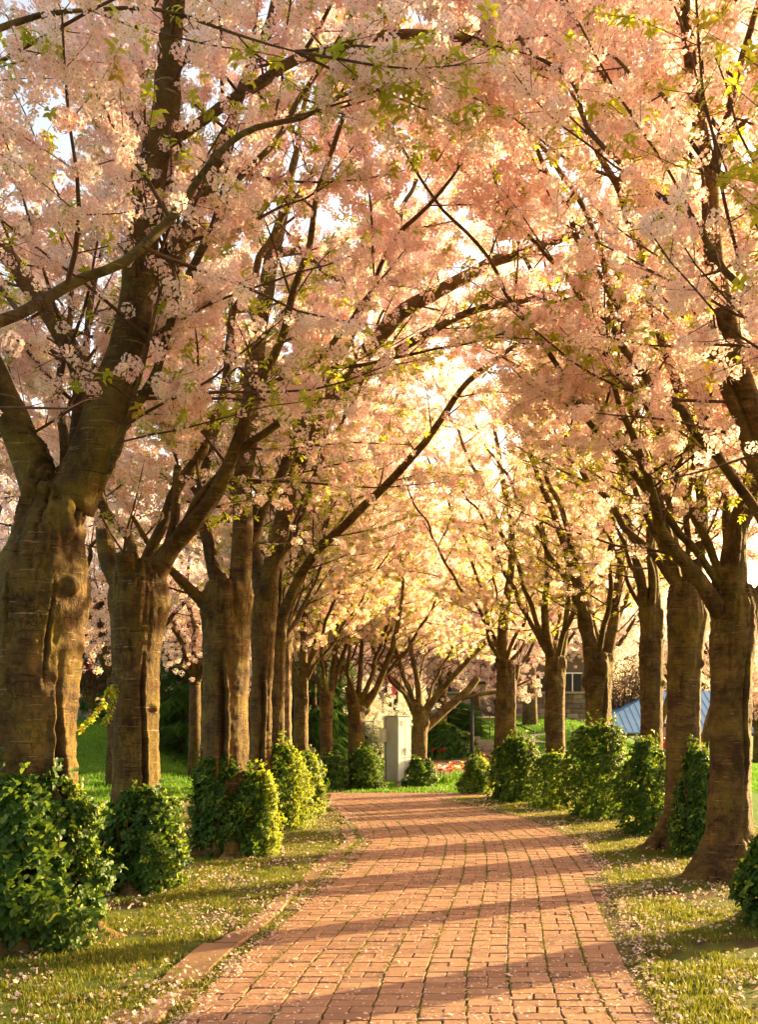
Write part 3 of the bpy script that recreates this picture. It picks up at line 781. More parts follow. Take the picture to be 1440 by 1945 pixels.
cherry('slender cherry just behind the split trunks, its bare limb rising right in a long curve',
       [(523, 1565, 50), (523, 1500, 38), (524, 1350, 34), (526, 1240, 38), (528, 1180, 34)], 17.0,
       [[(527, 1200, 17, 26), (560, 1110, 16.8, 21), (600, 1052, 16.5, 20), (645, 1005, 16.3, 19), (720, 935, 16, 18), (790, 860, 15.7, 16), (830, 810, 15.5, 15), (875, 740, 15.2, 13), (930, 690, 15, 12), (995, 645, 14.8, 8)],
        [(526, 1190, 17, 18), (515, 1080, 17.3, 14), (520, 950, 17.5, 10), (540, 800, 17.7, 5)]],
       n_rand=3, seed=5, voxel=.028, dens=.95, rand_dirs=[2.5, 4.0, 1.5])
cherry('thin pale banded cherry trunk, last before the far bend on the left',
       [(542, 1540, 34), (542, 1460, 27), (542, 1300, 25), (543, 1200, 26)], 19.5,
       [[(543, 1210, 19.5, 18), (560, 1100, 19.5, 13), (590, 980, 19.4, 9), (620, 860, 19.3, 5)]], n_rand=4, seed=6, voxel=.03, mat='bark_pale', dens=.95)
cherry('grey-brown cherry with an upright limb, leftmost of three standing past the pale trunk',
       [(572, 1515, 42), (572, 1440, 31), (572, 1340, 30), (573, 1290, 33)], 22.5,
       [[(577, 1300, 22.5, 20), (577, 1200, 22.5, 16), (584, 1120, 22.5, 12), (600, 1010, 22.5, 6)], [(562, 1300, 22.5, 12), (548, 1240, 22.5, 9), (530, 1160, 22.5, 5)]],
       n_rand=3, seed=7, voxel=.035, lod=1, spacing=.2, dens=1.5, sc=1.1)
cherry('straight cherry trunk in the middle of three, between two dark round shrubs',
       [(620, 1515, 34), (620, 1440, 26), (620, 1370, 26), (621, 1315, 32)], 25,
       [[(628, 1325, 25, 14), (634, 1260, 25, 12), (640, 1180, 25, 7)], [(614, 1325, 25, 12), (602, 1290, 25, 8)]], n_rand=4, seed=8, voxel=.04, lod=1, spacing=.22, dens=1.5, sc=1.15, rand_dirs=[.6, 1.8, 3.0, 4.6])
cherry('cherry with a sawn stub and a limb leaning right, next to the grey cabinet',
       [(677, 1515, 46), (677, 1450, 36), (677, 1380, 36), (678, 1340, 42)], 25.5,
       [[(690, 1350, 25.5, 18), (718, 1302, 25.5, 15), (745, 1230, 25.4, 13), (762, 1150, 25.3, 9), (770, 1060, 25.2, 4)], [(667, 1350, 25.5, 16), (661, 1305, 25.5, 13)], [(680, 1345, 25.5, 14), (682, 1290, 25.6, 12), (690, 1200, 25.7, 7)]],
       n_rand=3, seed=9, voxel=.04, lod=1, spacing=.22, dens=1.5, sc=1.15, rand_dirs=[.6, 2.2, 4.4])
cherry('wide-spreading cherry behind the grey cabinet, four limbs fanning from a short trunk',
       [(798, 1515, 38), (798, 1440, 31), (798, 1380, 32), (798, 1350, 36)], 27.5,
       [[(790, 1360, 27.5, 16), (772, 1322, 27.4, 13), (745, 1288, 27.3, 10), (700, 1262, 27.2, 6)], [(797, 1360, 27.5, 16), (792, 1290, 27.5, 13), (780, 1220, 27.5, 10), (770, 1130, 27.5, 5)],
        [(805, 1360, 27.5, 17), (835, 1315, 27.4, 14), (880, 1265, 27.3, 12), (935, 1210, 27.2, 8), (990, 1170, 27, 4)],
        [(806, 1385, 27.6, 22), (845, 1350, 27.8, 19), (888, 1312, 28, 18), (908, 1288, 28.1, 14)], [(870, 1328, 27.9, 12), (905, 1320, 28, 10), (960, 1310, 28.2, 7), (1010, 1290, 28.4, 3)]],
       n_rand=3, seed=10, voxel=.04, lod=1, spacing=.2, dens=1.5, sc=1.15, rand_dirs=[.6, 2.2, 1.4], pink=.2)

# right-hand row
cherry('big cherry at the right edge whose tall dark limb leans in over the top corner',
       [(1540, 1765, 170), (1535, 1600, 140), (1532, 1400, 130), (1530, 1200, 145), (1525, 1080, 150), (1515, 1010, 110)], 7.5,
       [[(1500, 1040, 7.5, 95), (1468, 900, 7.4, 66), (1432, 780, 7.3, 48), (1397, 660, 7.2, 42), (1366, 540, 7.1, 42), (1352, 420, 7, 40), (1350, 330, 7, 35), (1326, 220, 6.9, 30), (1312, 120, 6.8, 26), (1300, 0, 6.7, 22), (1290, -120, 6.6, 16), (1285, -260, 6.5, 7)],
        [(1352, 340, 7, 24), (1372, 250, 6.9, 20), (1400, 150, 6.8, 17), (1425, 60, 6.7, 15), (1450, -40, 6.6, 11)],
        [(1354, 320, 7, 13), (1385, 255, 6.9, 11), (1440, 210, 6.8, 8)], [(1352, 345, 7, 12), (1310, 290, 7.1, 9), (1270, 240, 7.1, 6), (1200, 190, 7.2, 3)]],
       n_rand=3, seed=20, cracks=[(FRONT - .6, .2, 2.5, .05, .03)], rand_dirs=[1.4, 4.7])
cherry('right-hand cherry with flared roots and a long crack, bare of shrub at its foot',
       [(1388, 1690, 150), (1386, 1640, 108), (1386, 1560, 92), (1388, 1450, 83), (1390, 1300, 84), (1394, 1200, 96), (1397, 1150, 100), (1395, 1110, 74)], 9.75,
       [[(1393, 1140, 9.7, 62), (1396, 1060, 9.7, 54), (1404, 1000, 9.7, 47), (1422, 930, 9.6, 41), (1452, 850, 9.6, 35), (1500, 740, 9.5, 28), (1560, 600, 9.4, 14)],
        [(1368, 1165, 9.7, 40), (1335, 1110, 9.6, 33), (1290, 1055, 9.4, 30), (1255, 1000, 9.2, 24), (1235, 930, 9, 21), (1210, 850, 8.8, 17), (1180, 770, 8.6, 13), (1150, 690, 8.4, 7)],
        [(1415, 1165, 9.75, 44), (1445, 1125, 9.8, 34), (1500, 1060, 9.9, 26), (1580, 960, 10, 14)],
        [(1240, 950, 9.1, 14), (1290, 880, 9.2, 10), (1330, 800, 9.3, 7)]],
       n_rand=3, seed=21, cracks=[(FRONT + .38, .9, 2.45, .07, .022), (FRONT + .45, 0.05, .75, .045, .018), (FRONT - .4, 2.0, 2.8, .03, .02)], voxel=.020, flare=.16, rand_dirs=[1.5, 4.6])
cherry('right-hand cherry wrapped by a climbing shrub on its right flank, pale banded bark',
       [(1296, 1628, 112), (1298, 1580, 82), (1299, 1500, 73), (1300, 1350, 69), (1303, 1230, 74), (1305, 1170, 88), (1303, 1110, 66)], 12.3,
       [[(1290, 1130, 12.3, 34), (1275, 1050, 12.2, 26), (1255, 960, 12, 19), (1220, 850, 11.8, 14), (1190, 740, 11.6, 8)],
        [(1312, 1130, 12.3, 38), (1335, 1000, 11.9, 28), (1325, 880, 11.5, 24), (1292, 750, 10.8, 21), (1250, 620, 10, 18), (1222, 510, 9.6, 17), (1190, 400, 9.3, 16), (1150, 310, 9, 14), (1115, 240, 8.8, 11), (1070, 130, 8.5, 7)],
        [(1235, 560, 9.9, 10), (1290, 500, 9.9, 8), (1350, 460, 9.9, 5)]],
       n_rand=3, seed=22, knobs=[(1327, 1262, 20), (1335, 1300, 12)], rand_dirs=[1.6, 4.5], cracks=[(FRONT - .5, 1.8, 2.6, .03, .02)], mat='bark')
cherry('cherry trunk between two tall shrubs, third from the right edge, with small side knots',
       [(1238, 1592, 66), (1238, 1520, 50), (1238, 1350, 45), (1238, 1240, 50), (1236, 1160, 50)], 14.6,
       [[(1226, 1170, 14.6, 26), (1218, 1100, 14.5, 20), (1200, 1010, 14.4, 15), (1180, 900, 14.3, 11), (1165, 800, 14.2, 6)],
        [(1244, 1160, 14.6, 26), (1236, 1000, 14.3, 21), (1222, 860, 13.8, 18), (1195, 730, 13.3, 16), (1165, 610, 12.8, 15), (1142, 470, 12.2, 13), (1095, 370, 11.6, 12), (1040, 290, 11, 10), (970, 210, 10.6, 6)]],
       n_rand=3, seed=23, knobs=[(1257, 1297, 14), (1240, 1345, 10)], voxel=.026, rand_dirs=[1.2, 4.6])
cherry('fork-trunked cherry rising out of the tallest pointed shrub',
       [(1137, 1558, 72), (1137, 1480, 54), (1137, 1350, 52), (1138, 1280, 60), (1138, 1240, 62)], 17.3,
       [[(1124, 1260, 17.3, 34), (1110, 1150, 17.3, 27), (1087, 1080, 17.2, 20), (1060, 1000, 17.1, 15), (1030, 920, 17, 11), (990, 820, 16.9, 6)],
        [(1152, 1260, 17.3, 28), (1168, 1160, 17.3, 22), (1180, 1060, 17.3, 16), (1200, 940, 17.3, 10)]],
       n_rand=3, seed=24, cracks=[(FRONT + .3, .9, 2.6, .06, .03)], voxel=.028, rand_dirs=[.2, 1.5, 4.6])
cherry('straight reddish cherry trunk with even bark behind a low golden shrub',
       [(1055, 1545, 52), (1055, 1480, 41), (1055, 1350, 40), (1056, 1250, 44)], 19.8,
       [[(1048, 1260, 19.8, 24), (1036, 1170, 19.8, 16), (1040, 1070, 19.7, 12), (1020, 960, 19.6, 7)], [(1064, 1260, 19.8, 20), (1078, 1170, 19.8, 13), (1080, 1050, 19.8, 8)]],
       n_rand=3, seed=25, voxel=.03, rand_dirs=[.2, 1.5, 4.9], dens=.95)
cherry('right-hand cherry nearest the bend, with a broken stub and a pale upright limb',
       [(962, 1535, 54), (962, 1460, 42), (962, 1350, 42), (962, 1290, 44), (960, 1255, 36)], 21.7,
       [[(957, 1270, 21.7, 28), (955, 1185, 21.7, 23), (970, 1090, 21.6, 17), (972, 1000, 21.5, 15), (960, 930, 21.4, 13), (948, 870, 21.3, 11), (938, 790, 21.2, 6)],
        [(975, 1290, 21.7, 20), (985, 1264, 21.7, 14)]], n_rand=3, seed=26, cracks=[(FRONT + 1.0, .7, 2.4, .05, .03)], voxel=.03, rand_dirs=[.2, 1.6, 5.3], dens=.95)
# trees out of frame whose branches hang into the top of the picture
def offtree(label, x, y, limbs, seed, dirs, **k):
    px = 720 + x * F / y; b0 = HOR + CAMH * F / y
    top = HOR - (2.7 - CAMH) * F / y; w_ = .5 * F / y
    return cherry(label, [(px, b0, w_ * 1.3), (px, lerp(b0, top, .5), w_), (px, top, w_)], y, limbs, seed=seed, rand_dirs=dirs, voxel=.035, **k)
offtree('cherry beyond the left edge, only its thin twigs crossing the top left corner', -2.9, 4.3,
        [[(-300, 500, 4.4, 26), (-180, 260, 4.5, 20), (-60, 90, 4.6, 16), (20, 40, 4.7, 14), (130, 20, 4.75, 9), (300, 22, 4.8, 8), (450, 70, 4.85, 6), (560, 100, 4.9, 3)]], 30, [2.6], dens=1.0, arch=(3.4,))
offtree('cherry outside the right edge, seen only as blossom twigs in the top right corner', 3.1, 4.9, [], 31, [2.0, 2.7, 1.2, .3], dens=.9)
# thick wood stays mostly free of blossom, so that the limbs can be followed up into the crowns
cell = 6; GW, GH = 1700 // cell, 2400 // cell
depth = np.full((GH, GW), -1.0)
for L_ in SEEN:
    for (a0, a1, a2, a3), (b0, b1, b2, b3) in zip(L_[:-1], L_[1:]):
        n = max(2, int(math.hypot(b0 - a0, b1 - a1) / 4))
        for i in range(n):
            t = i / n; px, py, Yd, wd = lerp(a0, b0, t), lerp(a1, b1, t), lerp(a2, b2, t), lerp(a3, b3, t)
            if wd < 9: continue
            h = wd * .5 + 9
            i0, i1, j0, j1 = int((px - h + 130) / cell), int((px + h + 130) / cell), int((py - h + 300) / cell), int((py + h + 300) / cell)
            i0, j0 = max(0, i0), max(0, j0)
            if i1 >= i0 and j1 >= j0: depth[j0:j1 + 1, i0:i1 + 1] = np.maximum(depth[j0:j1 + 1, i0:i1 + 1], Yd)
def thin(pts, keep):
    a = np.array(pts); px = 720 + F * a[:, 0] / a[:, 1]; py = HOR - F * (a[:, 2] - CAMH) / a[:, 1]
    i = ((px + 130) / cell).astype(int); j = ((py + 300) / cell).astype(int)
    ok = (i >= 0) & (i < GW) & (j >= 0) & (j < GH); d = np.full(len(a), -1.0); d[ok] = depth[j[ok], i[ok]]
    return ~((d > 0) & (a[:, 1] < d + .1) & (np.random.random(len(a)) > keep))
tot_b = 0
for T, root in DEFER:
    if T.bl:
        m_ = thin(T.bl, .13); tot_b += int(m_.sum())
        scatter('blossom', np.array(T.bl)[m_], np.array(T.br)[m_], np.array(T.bs)[m_], np.array(T.bp)[m_], G_BLOS, M['petal'], root)
    if T.lf:
        m_ = thin(T.lf, .35); scatter('young_leaves', np.array(T.lf)[m_], np.array(T.lr)[m_], np.array(T.lsz)[m_], np.arange(int(m_.sum())) % 3, G_LEAF, M['young_leaf'], root)

R = random.Random(5)

# ---------------------------------------------------------------- shrubs at the trunk feet
leaf_lib = {}
def leaf_mesh(gold, i):
    key = (gold, i)
    if key not in leaf_lib:
        mb = MB(); leaf_blade(mb, Vector((0, 0, 0)), Vector((1, 0, .15)), Vector((0, 0, 1)), .055 if not gold else .040, .036 if not gold else .025, .18)
        leaf_lib[key] = mb.mesh('leaf', M['ivy_gold_or_lit' if gold else 'ivy'])
    return leaf_lib[key]
def shrub(label, px, ybase, ytop, wpx, Y=None, n=2600, gold=.25, near_leaves=0, group='leafy shrubs growing round the tree feet', lean=0., cat='shrub', sizes=(.8, 1.25), depth=1.0, ring=None):
    Y = Y or CAMH * F / (ybase - HOR)
    b = P(px, ybase, Y); b.z = gz(b.x, b.y); n = int(n * (1.2 if Y < 11 else 1.6))
    if Y > 11: sizes = (sizes[0] * .86, sizes[1] * .86)
    H = (ybase - ytop) * Y / F * 1.04; W = wpx * 1.03 * Y / F / 2
    root = empty('shrub', b); tag(root, label, cat, group)
    pts, rots, sc, pk = [], [], [], []
    cand = []; EXPO = R.uniform(2.0, 3.2)
    nl = [(R.uniform(0, 6.28), R.uniform(.05, .95), R.uniform(.10, .24)) for _ in range(26)]
    while len(pts) < n:
        h = R.random() ** .9; a = R.uniform(0, 6.28)
        prof = max(.05, 1 - min(.98, h * .95) ** EXPO) ** .55 * (.78 + .22 * min(1, h * 4))
        lump = .97 + .62 * noise.noise(Vector((math.cos(a) * 1.4 + px, math.sin(a) * 1.4, h * 2.6))) + .26 * noise.noise(Vector((math.cos(a) * 4 + px, math.sin(a) * 4, h * 8)))
        r = prof * lump * (1 - .42 * R.random() ** 1.6)
        if R.random() < .10: r *= R.uniform(1.0, 1.28)
        if R.random() < .06: h = min(1.15, h * R.uniform(1.0, 1.2))
        x = b.x + math.cos(a) * r * W + lean * W * h; y = b.y + math.sin(a) * r * W * depth; z = b.z + .03 + h * H * (1 + .08 * noise.noise(Vector((math.cos(a) * 2, math.sin(a) * 2, px))))
        if noise.noise(Vector((x * 6, y * 6, z * 6))) + .5 * noise.noise(Vector((x * 15, y * 15, z * 15))) < -.22: continue
        out = Vector((math.cos(a), math.sin(a), .25 + .5 * h)).normalized()
        q = (out + Vector((R.gauss(0, .4), R.gauss(0, .4), R.gauss(0, .35)))).to_track_quat('Z', 'Y').to_euler()
        g = ss(-.1, .9, math.cos(a - .35)) * gold * 2.6 + gold * .35 - .03 + .3 * noise.noise(Vector((x * 4, y * 4, z * 4)))  # golden leaves gather on the sun side, dark ones opposite: sunlight put into leaf colour
        pts.append((x, y, z)); rots.append((q.x, q.y, q.z)); sc.append(R.uniform(*sizes) * (1.0 if Y < 20 else 1.25))
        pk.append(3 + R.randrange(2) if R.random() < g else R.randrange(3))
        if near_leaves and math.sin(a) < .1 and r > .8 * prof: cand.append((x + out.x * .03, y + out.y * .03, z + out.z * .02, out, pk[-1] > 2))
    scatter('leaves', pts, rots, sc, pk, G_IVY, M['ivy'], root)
    R.shuffle(cand)
    for (x, y, z, out, gd) in cand[:near_leaves]:
        o = bpy.data.objects.new('leaf', leaf_mesh(gd, 0)); C.objects.link(o); o.parent = root; o.location = Vector((x, y, z)) - b
        d = (out + Vector((R.gauss(0, .5), R.gauss(0, .5), R.gauss(-.2, .4)))); q = d.to_track_quat('X', 'Z'); o.rotation_euler = (q @ Euler((R.uniform(-1, 1), 0, 0)).to_quaternion()).to_euler()
        s_ = R.uniform(.75, 1.3); o.scale = (s_, s_, s_)
    st_ = MB()
    for k in range(14 if Y < 14 else 6):
        a = R.uniform(0, 6.28); p0 = Vector((b.x + math.cos(a) * W * .3, b.y + math.sin(a) * W * .3 * depth, b.z - .02)); p = p0.copy(); pp = [p0]
        hh = H * R.uniform(.5, .92)
        for i in range(5):
            p = p + Vector((math.cos(a) * W * .11 + R.uniform(-.03, .03), math.sin(a) * W * .11 * depth + R.uniform(-.03, .03), hh / 5)); pp.append(p)
        st_.tube(pp, [.012, .010, .009, .007, .005, .003], 5)
    st_.build('stems', M['twig'], root)
    return root
shrub('large rounded shrub with big dark leaves in the lower left corner', 50, 1800, 1495, 285, n=5000, gold=.09, near_leaves=300, depth=.8)
shrub('dark shrub wrapped round the second trunk from the left, thin roots showing below', 272, 1695, 1518, 168, n=3000, gold=.10, near_leaves=300, depth=.9)
shrub('dark tall shrub against the split trunk on the left', 412, 1628, 1455, 105, n=2400, gold=.06, near_leaves=120)
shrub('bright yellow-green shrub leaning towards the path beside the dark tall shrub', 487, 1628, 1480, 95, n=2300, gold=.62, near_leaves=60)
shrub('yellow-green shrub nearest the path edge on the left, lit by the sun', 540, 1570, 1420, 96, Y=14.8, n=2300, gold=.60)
shrub('green shrub sloping down to the path on the left, behind the yellow ones', 580, 1548, 1440, 70, Y=17.2, n=1800, gold=.30)
shrub('dark green shrub at the foot of the leftmost of the three far trunks', 575, 1502, 1425, 76, Y=22.3, n=1500, gold=.10)
shrub('small dark round shrub at the foot of the middle far trunk', 635, 1502, 1438, 56, Y=24.6, n=1200, gold=.06)
shrub('dark round shrub left of the grey cabinet', 696, 1502, 1430, 72, Y=25, n=1500, gold=.06)
shrub('small dark shrub right of the grey cabinet at the foot of the spreading cherry', 799, 1502, 1452, 56, Y=26.0, n=1100, gold=.05)
shrub('low golden shrub at the bend, right of the lamp post', 908, 1512, 1450, 62, Y=23.2, n=1500, gold=.60)
shrub('pointed dark green shrub with a golden top around the trunk nearest the bend', 978, 1528, 1415, 100, Y=20.6, n=2400, gold=.16, lean=.12)
shrub('low yellow-green shrub between the pointed shrub and the tallest one', 1052, 1538, 1440, 92, Y=18.7, n=1900, gold=.50, lean=.1)
shrub('tallest pointed shrub of glossy leaves, in front of the forked trunk', 1137, 1562, 1392, 118, Y=16.4, n=3200, gold=.16, lean=.05)
shrub('tall dense shrub left of the third trunk from the right edge', 1228, 1590, 1425, 92, Y=14.0, n=2600, gold=.18)
shrub('narrow climbing shrub in the gap between the two big right-hand trunks', 1326, 1612, 1428, 84, Y=11.75, n=2600, gold=.10)
shrub('ivy clump with dark leaves cut off by the right edge of the photo', 1470, 1768, 1610, 110, Y=7.4, n=1400, gold=.08, near_leaves=60)

# ---------------------------------------------------------------- grass, petals, moss
def grass_area(name, n, xr, yr, group, mat, keep, smin=.7, smax=1.3, nvar=4, bias=1.):
    p, r_, s_, k_ = [], [], [], []
    tries = 0
    while len(p) < n and tries < n * 6:
        tries += 1
        t = R.random() ** bias
        y = lerp(yr[0], yr[1], t); x = R.uniform(*xr)
        if not keep(x, y): continue
        z = gz(x, y) + (.012 + .018 * noise.noise(Vector((x * .9, y * .9, 0))) if y < 26 else 0)
        p.append((x, y, z)); r_.append((R.uniform(-.15, .15), R.uniform(-.15, .15), R.uniform(0, 6.28))); s_.append(R.uniform(smin, smax)); k_.append(R.randrange(nvar))
    return scatter(name, p, r_, s_, k_, group, mat)
def k_left(x, y):
    if x > ledge(y) - (.16 if y < 16 else .02): 
        if x > ledge(y) + .02 or noise.noise(Vector((x * 2, y * 1.6, 21))) + R.uniform(-.2, .2) < .12: return False
    return noise.noise(Vector((x * 2.0, y * 1.3, 9))) + .75 * noise.noise(Vector((x * 6, y * 6, 2))) > -.10
def k_right(x, y):
    if x < redge(y) + .02 + .05 * noise.noise(Vector((x, y * 3, 1))): return False
    return noise.noise(Vector((x * 1.6, y * 1.3, 4))) + .75 * noise.noise(Vector((x * 6, y * 6, 2))) > -.10
g = grass_area('grass', 26000, (-4.6, -.2), (4.2, 22.3), G_GRASS, M['grass'], k_left, bias=1.5, smin=.35, smax=.95)
tag(g, 'patchy grass verge on the left of the brick path, strewn with petals', 'grass', kind='stuff')
g = grass_area('grass', 26000, (1.3, 6.2), (4.2, 22.4), G_GRASS, M['grass'], k_right, bias=1.5, smin=.35, smax=.95)
tag(g, 'patchy grass verge on the right of the brick path, strewn with petals', 'grass', kind='stuff')
g = grass_area('grass', 14000, (-16, -4.2), (9, 42), G_LAWN, M['lawn_blade'], lambda x, y: x < -.2 * y - 1 + 2, bias=.9, nvar=3, smin=.8, smax=1.4)
tag(g, 'smooth bright lawn rising behind the left row of trees', 'lawn', kind='stuff')
def k_far(x, y):
    if y < 26 and x > 3: return x > 6
    if y < 26 and inpath(x, y, .05): return False
    return not (1.0 < x < 7.2 and 30.5 < y < 41 and not (y < 33.2 and x > 1.5))
g = grass_area('grass', 17000, (-5, 24), (23.7, 62), G_LAWN, M['lawn_blade'], k_far, bias=1.1, nvar=3, smin=.8, smax=1.5)
tag(g, 'bright lawn beyond the bend and behind the right row of trees', 'lawn', kind='stuff')

p, r_, s_, k_ = [], [], [], []
def petal(x, y, z, tilt, big=.15):
    p.append((x, y, z)); r_.append((R.gauss(0, tilt), R.gauss(0, tilt), R.uniform(0, 6.28))); s_.append(R.uniform(.75, 1.3)); k_.append(3 + R.randrange(2) if R.random() < big else R.randrange(3))
for _ in range(26000):          # on the bricks
    y = lerp(3.5, 23.4, R.random() ** 1.1); l, r = ledge(y), redge(y)
    x = R.uniform(l, min(r, 4))
    if noise.noise(Vector((x * 1.3, y * .8, 7))) < R.uniform(-.5, .35): continue
    petal(x, y, .030, .08, .05)
for _ in range(5200):          # drift along the left kerb and the right edge
    y = lerp(4, 22, R.random() ** 1.3)
    if noise.noise(Vector((0, y * 1.7, 3))) < R.uniform(-.6, .3): continue
    x = ledge(y) + abs(R.gauss(0, .09))
    petal(x, y, .030 + R.random() * .012, .3)
for _ in range(9000):
    y = 23.5 - abs(R.gauss(0, .9)); petal(R.uniform(ledge(min(y, 22.3)) - (1.5 if y > 22.4 else 0), min(redge(y), 5)), y, .030, .1, .1)
for _ in range(2600):
    y = lerp(4, 22, R.random() ** 1.2); petal(redge(y) + R.gauss(.03, .08), y, .034 + R.random() * .01, .3)
for side in (-1, 1):
    for _ in range(30000):
        y = lerp(4, 22.5, R.random() ** 1.35)
        x = ledge(y) - .02 - R.random() ** 1.2 * 3.6 if side < 0 else redge(y) + .02 + R.random() ** 1.2 * 3.2
        if noise.noise(Vector((x * 1.4, y * 1.0, 11))) + .5 * noise.noise(Vector((x * 5, y * 4, 1))) < R.uniform(-.35, .40): continue
        z = gz(x, y) + .030 + R.random() * .028 + (.035 if side < 0 and x > ledge(y) - .16 else 0)
        petal(x, y, z, .55, .35)
o = scatter('fallen_petals', p, r_, s_, k_, G_PETAL, M['fallen'])
tag(o, 'pale pink fallen petals scattered over the bricks, kerb and grass', 'petals', kind='stuff')
p, r_, s_, k_ = [], [], [], []
y = 3.8
while y < 21:
    c = center(y)
    for k in range(-10, 10):
        x = c + k * BW
        if ledge(y) < x < redge(y) and noise.noise(Vector((x * 2, y * 1.2, 5))) > R.uniform(-.45, .40):
            p.append((x + R.gauss(0, .004), y, .014)); r_.append((0, 0, R.uniform(0, 6.3))); s_.append(R.uniform(.6, 1.5)); k_.append(R.randrange(3))
    y += .022
for _ in range(700):
    y = R.uniform(4, 16); x = ledge(y) + abs(R.gauss(0, .03)); p.append((x, y, .014)); r_.append((0, 0, R.uniform(0, 6.3))); s_.append(R.uniform(1, 3.0)); k_.append(R.randrange(3))
o = scatter('joint_moss', p, r_, s_, k_, G_MOSS, M['moss'], path)

# ---------------------------------------------------------------- utility cabinet
cb = P(757, 1497, 26.0); cb.z = gz(cb.x, cb.y)
cab = empty('utility_cabinet', cb); tag(cab, 'tall pale grey steel utility cabinet standing on two short concrete legs', 'cabinet')
ang = rad(42); W_, D_, H_ = .50, .44, 1.74
def loc(x, y, z): ca, sa = math.cos(ang), math.sin(ang); return (cb.x + x * ca - y * sa, cb.y + x * sa + y * ca, cb.z + z)
z0 = .17
m_ = MB(); m_.box(loc(0, 0, z0 + H_ / 2), (W_, D_, H_), ang); bevel(m_.build('body', M['metal_grey'], cab, False), .008)
m_ = MB(); m_.box(loc(-.125 + .128, -D_ / 2 - .010, z0 + H_ / 2), (.0, .0, 0), ang)
# left face (x = -W/2) is the side, front face (y = -D/2) has the doors
for k in (-1, 1):
    m_ = MB(); m_.box(loc(k * .118, -D_ / 2 - .011, z0 + H_ / 2), (.218, .018, H_ - .06), ang); o = bevel(m_.build('door', M['metal_pale'], cab, False), .004)
    if k == 1:
        h_ = MB(); h_.box(loc(.028, -D_ / 2 - .034, z0 + H_ * .48), (.012, .022, .15), ang); h_.tube([Vector(loc(.028, -D_ / 2 - .02, z0 + H_ * .42)), Vector(loc(.028, -D_ / 2 - .045, z0 + H_ * .42))], [.014, .014], 8)
        hd = h_.build('handle', M['black'], o, False);
        bevel(hd, .004)
for zz in (.25, .87, 1.5):
    m_ = MB(); m_.tube([Vector(loc(.232, -D_ / 2 - .018, z0 + zz - .04)), Vector(loc(.232, -D_ / 2 - .018, z0 + zz + .04))], [.010, .010], 6); m_.build('hinge', M['metal_grey'], cab)
m_ = MB()
for i in range(5): m_.box(loc(-.118, -D_ / 2 - .022, z0 + 1.50 + i * .028), (.13, .008, .012), ang)
m_.build('vent', M['black'], cab, False)
m_ = MB(); m_.box(loc(-W_ / 2 - .009, 0.0, z0 + H_ / 2), (.014, D_ - .06, H_ - .10), ang); bevel(m_.build('side_panel', M['metal_grey'], cab, False), .004)
m_ = MB(); m_.box(loc(0, 0, z0 + H_ + .014), (W_ + .05, D_ + .06, .026), ang); bevel(m_.build('lid', M['metal_grey'], cab, False), .006)
m_ = MB(); m_.box(loc(-W_ / 2 - .02, D_ / 2 + .02, z0 + H_ / 2 - .08), (.05, .05, H_ + .14), ang); bevel(m_.build('cable_post', M['metal_grey'], cab, False), .005)
m_ = MB(); m_.box(loc(-W_ / 2 - .10, D_ / 2 - .0, z0 + H_ * .71), (.16, .14, .36), ang); bevel(m_.build('meter_box', M['metal_pale'], cab, False), .008)
for (x, y) in ((-.12, -.12), (.14, .02)):
    q = Vector(loc(x, y, -.03)); m_ = MB(); m_.tube([q, q + Vector((0, 0, .21))], [.095, .09], 18); m_.build('leg', M['concrete'], cab)
q = P(783, 1474, 26.6); m_ = MB()
bin_ = empty('bin', (q.x, q.y, gz(q.x, q.y))); tag(bin_, 'small blue bin half hidden behind the grey cabinet', 'bin')
m_.box((q.x, q.y, .24 + gz(q.x, q.y)), (.30, .3, .46), .4, -.12); bevel(m_.build('body', M['blue'], bin_, False), .02)
m_ = MB(); m_.box((q.x, q.y, .49 + gz(q.x, q.y)), (.36, .36, .04), .4); bevel(m_.build('lid', M['blue'], bin_, False), .012)

# ---------------------------------------------------------------- lamp post
lp = onground(897, 1447); base = Vector((lp.x, lp.y, gz(lp.x, lp.y)))
lamp = empty('lamp_post', base); tag(lamp, 'dark slim lamp post standing in the lawn beyond the bend', 'lamp post')
m_ = MB(); m_.tube([base - Vector((0, 0, .1)), base + Vector((0, 0, .5)), base + Vector((0, 0, 3.0))], [.085, .07, .06], 14); m_.build('pole', M['black'], lamp)
m_ = MB(); m_.tube([base + Vector((0, 0, 2.93)), base + Vector((.16, 0, 2.98))], [.03, .03], 8); m_.build('arm', M['black'], lamp)
m_ = MB(); m_.box(tuple(base + Vector((.30, 0, 2.97))), (.42, .3, .11)); bevel(m_.build('lamp_head', M['black'], lamp, False), .02)
m_ = MB(); m_.tube([base, base + Vector((0, 0, .12))], [.14, .10], 14); m_.build('base', M['black'], lamp)

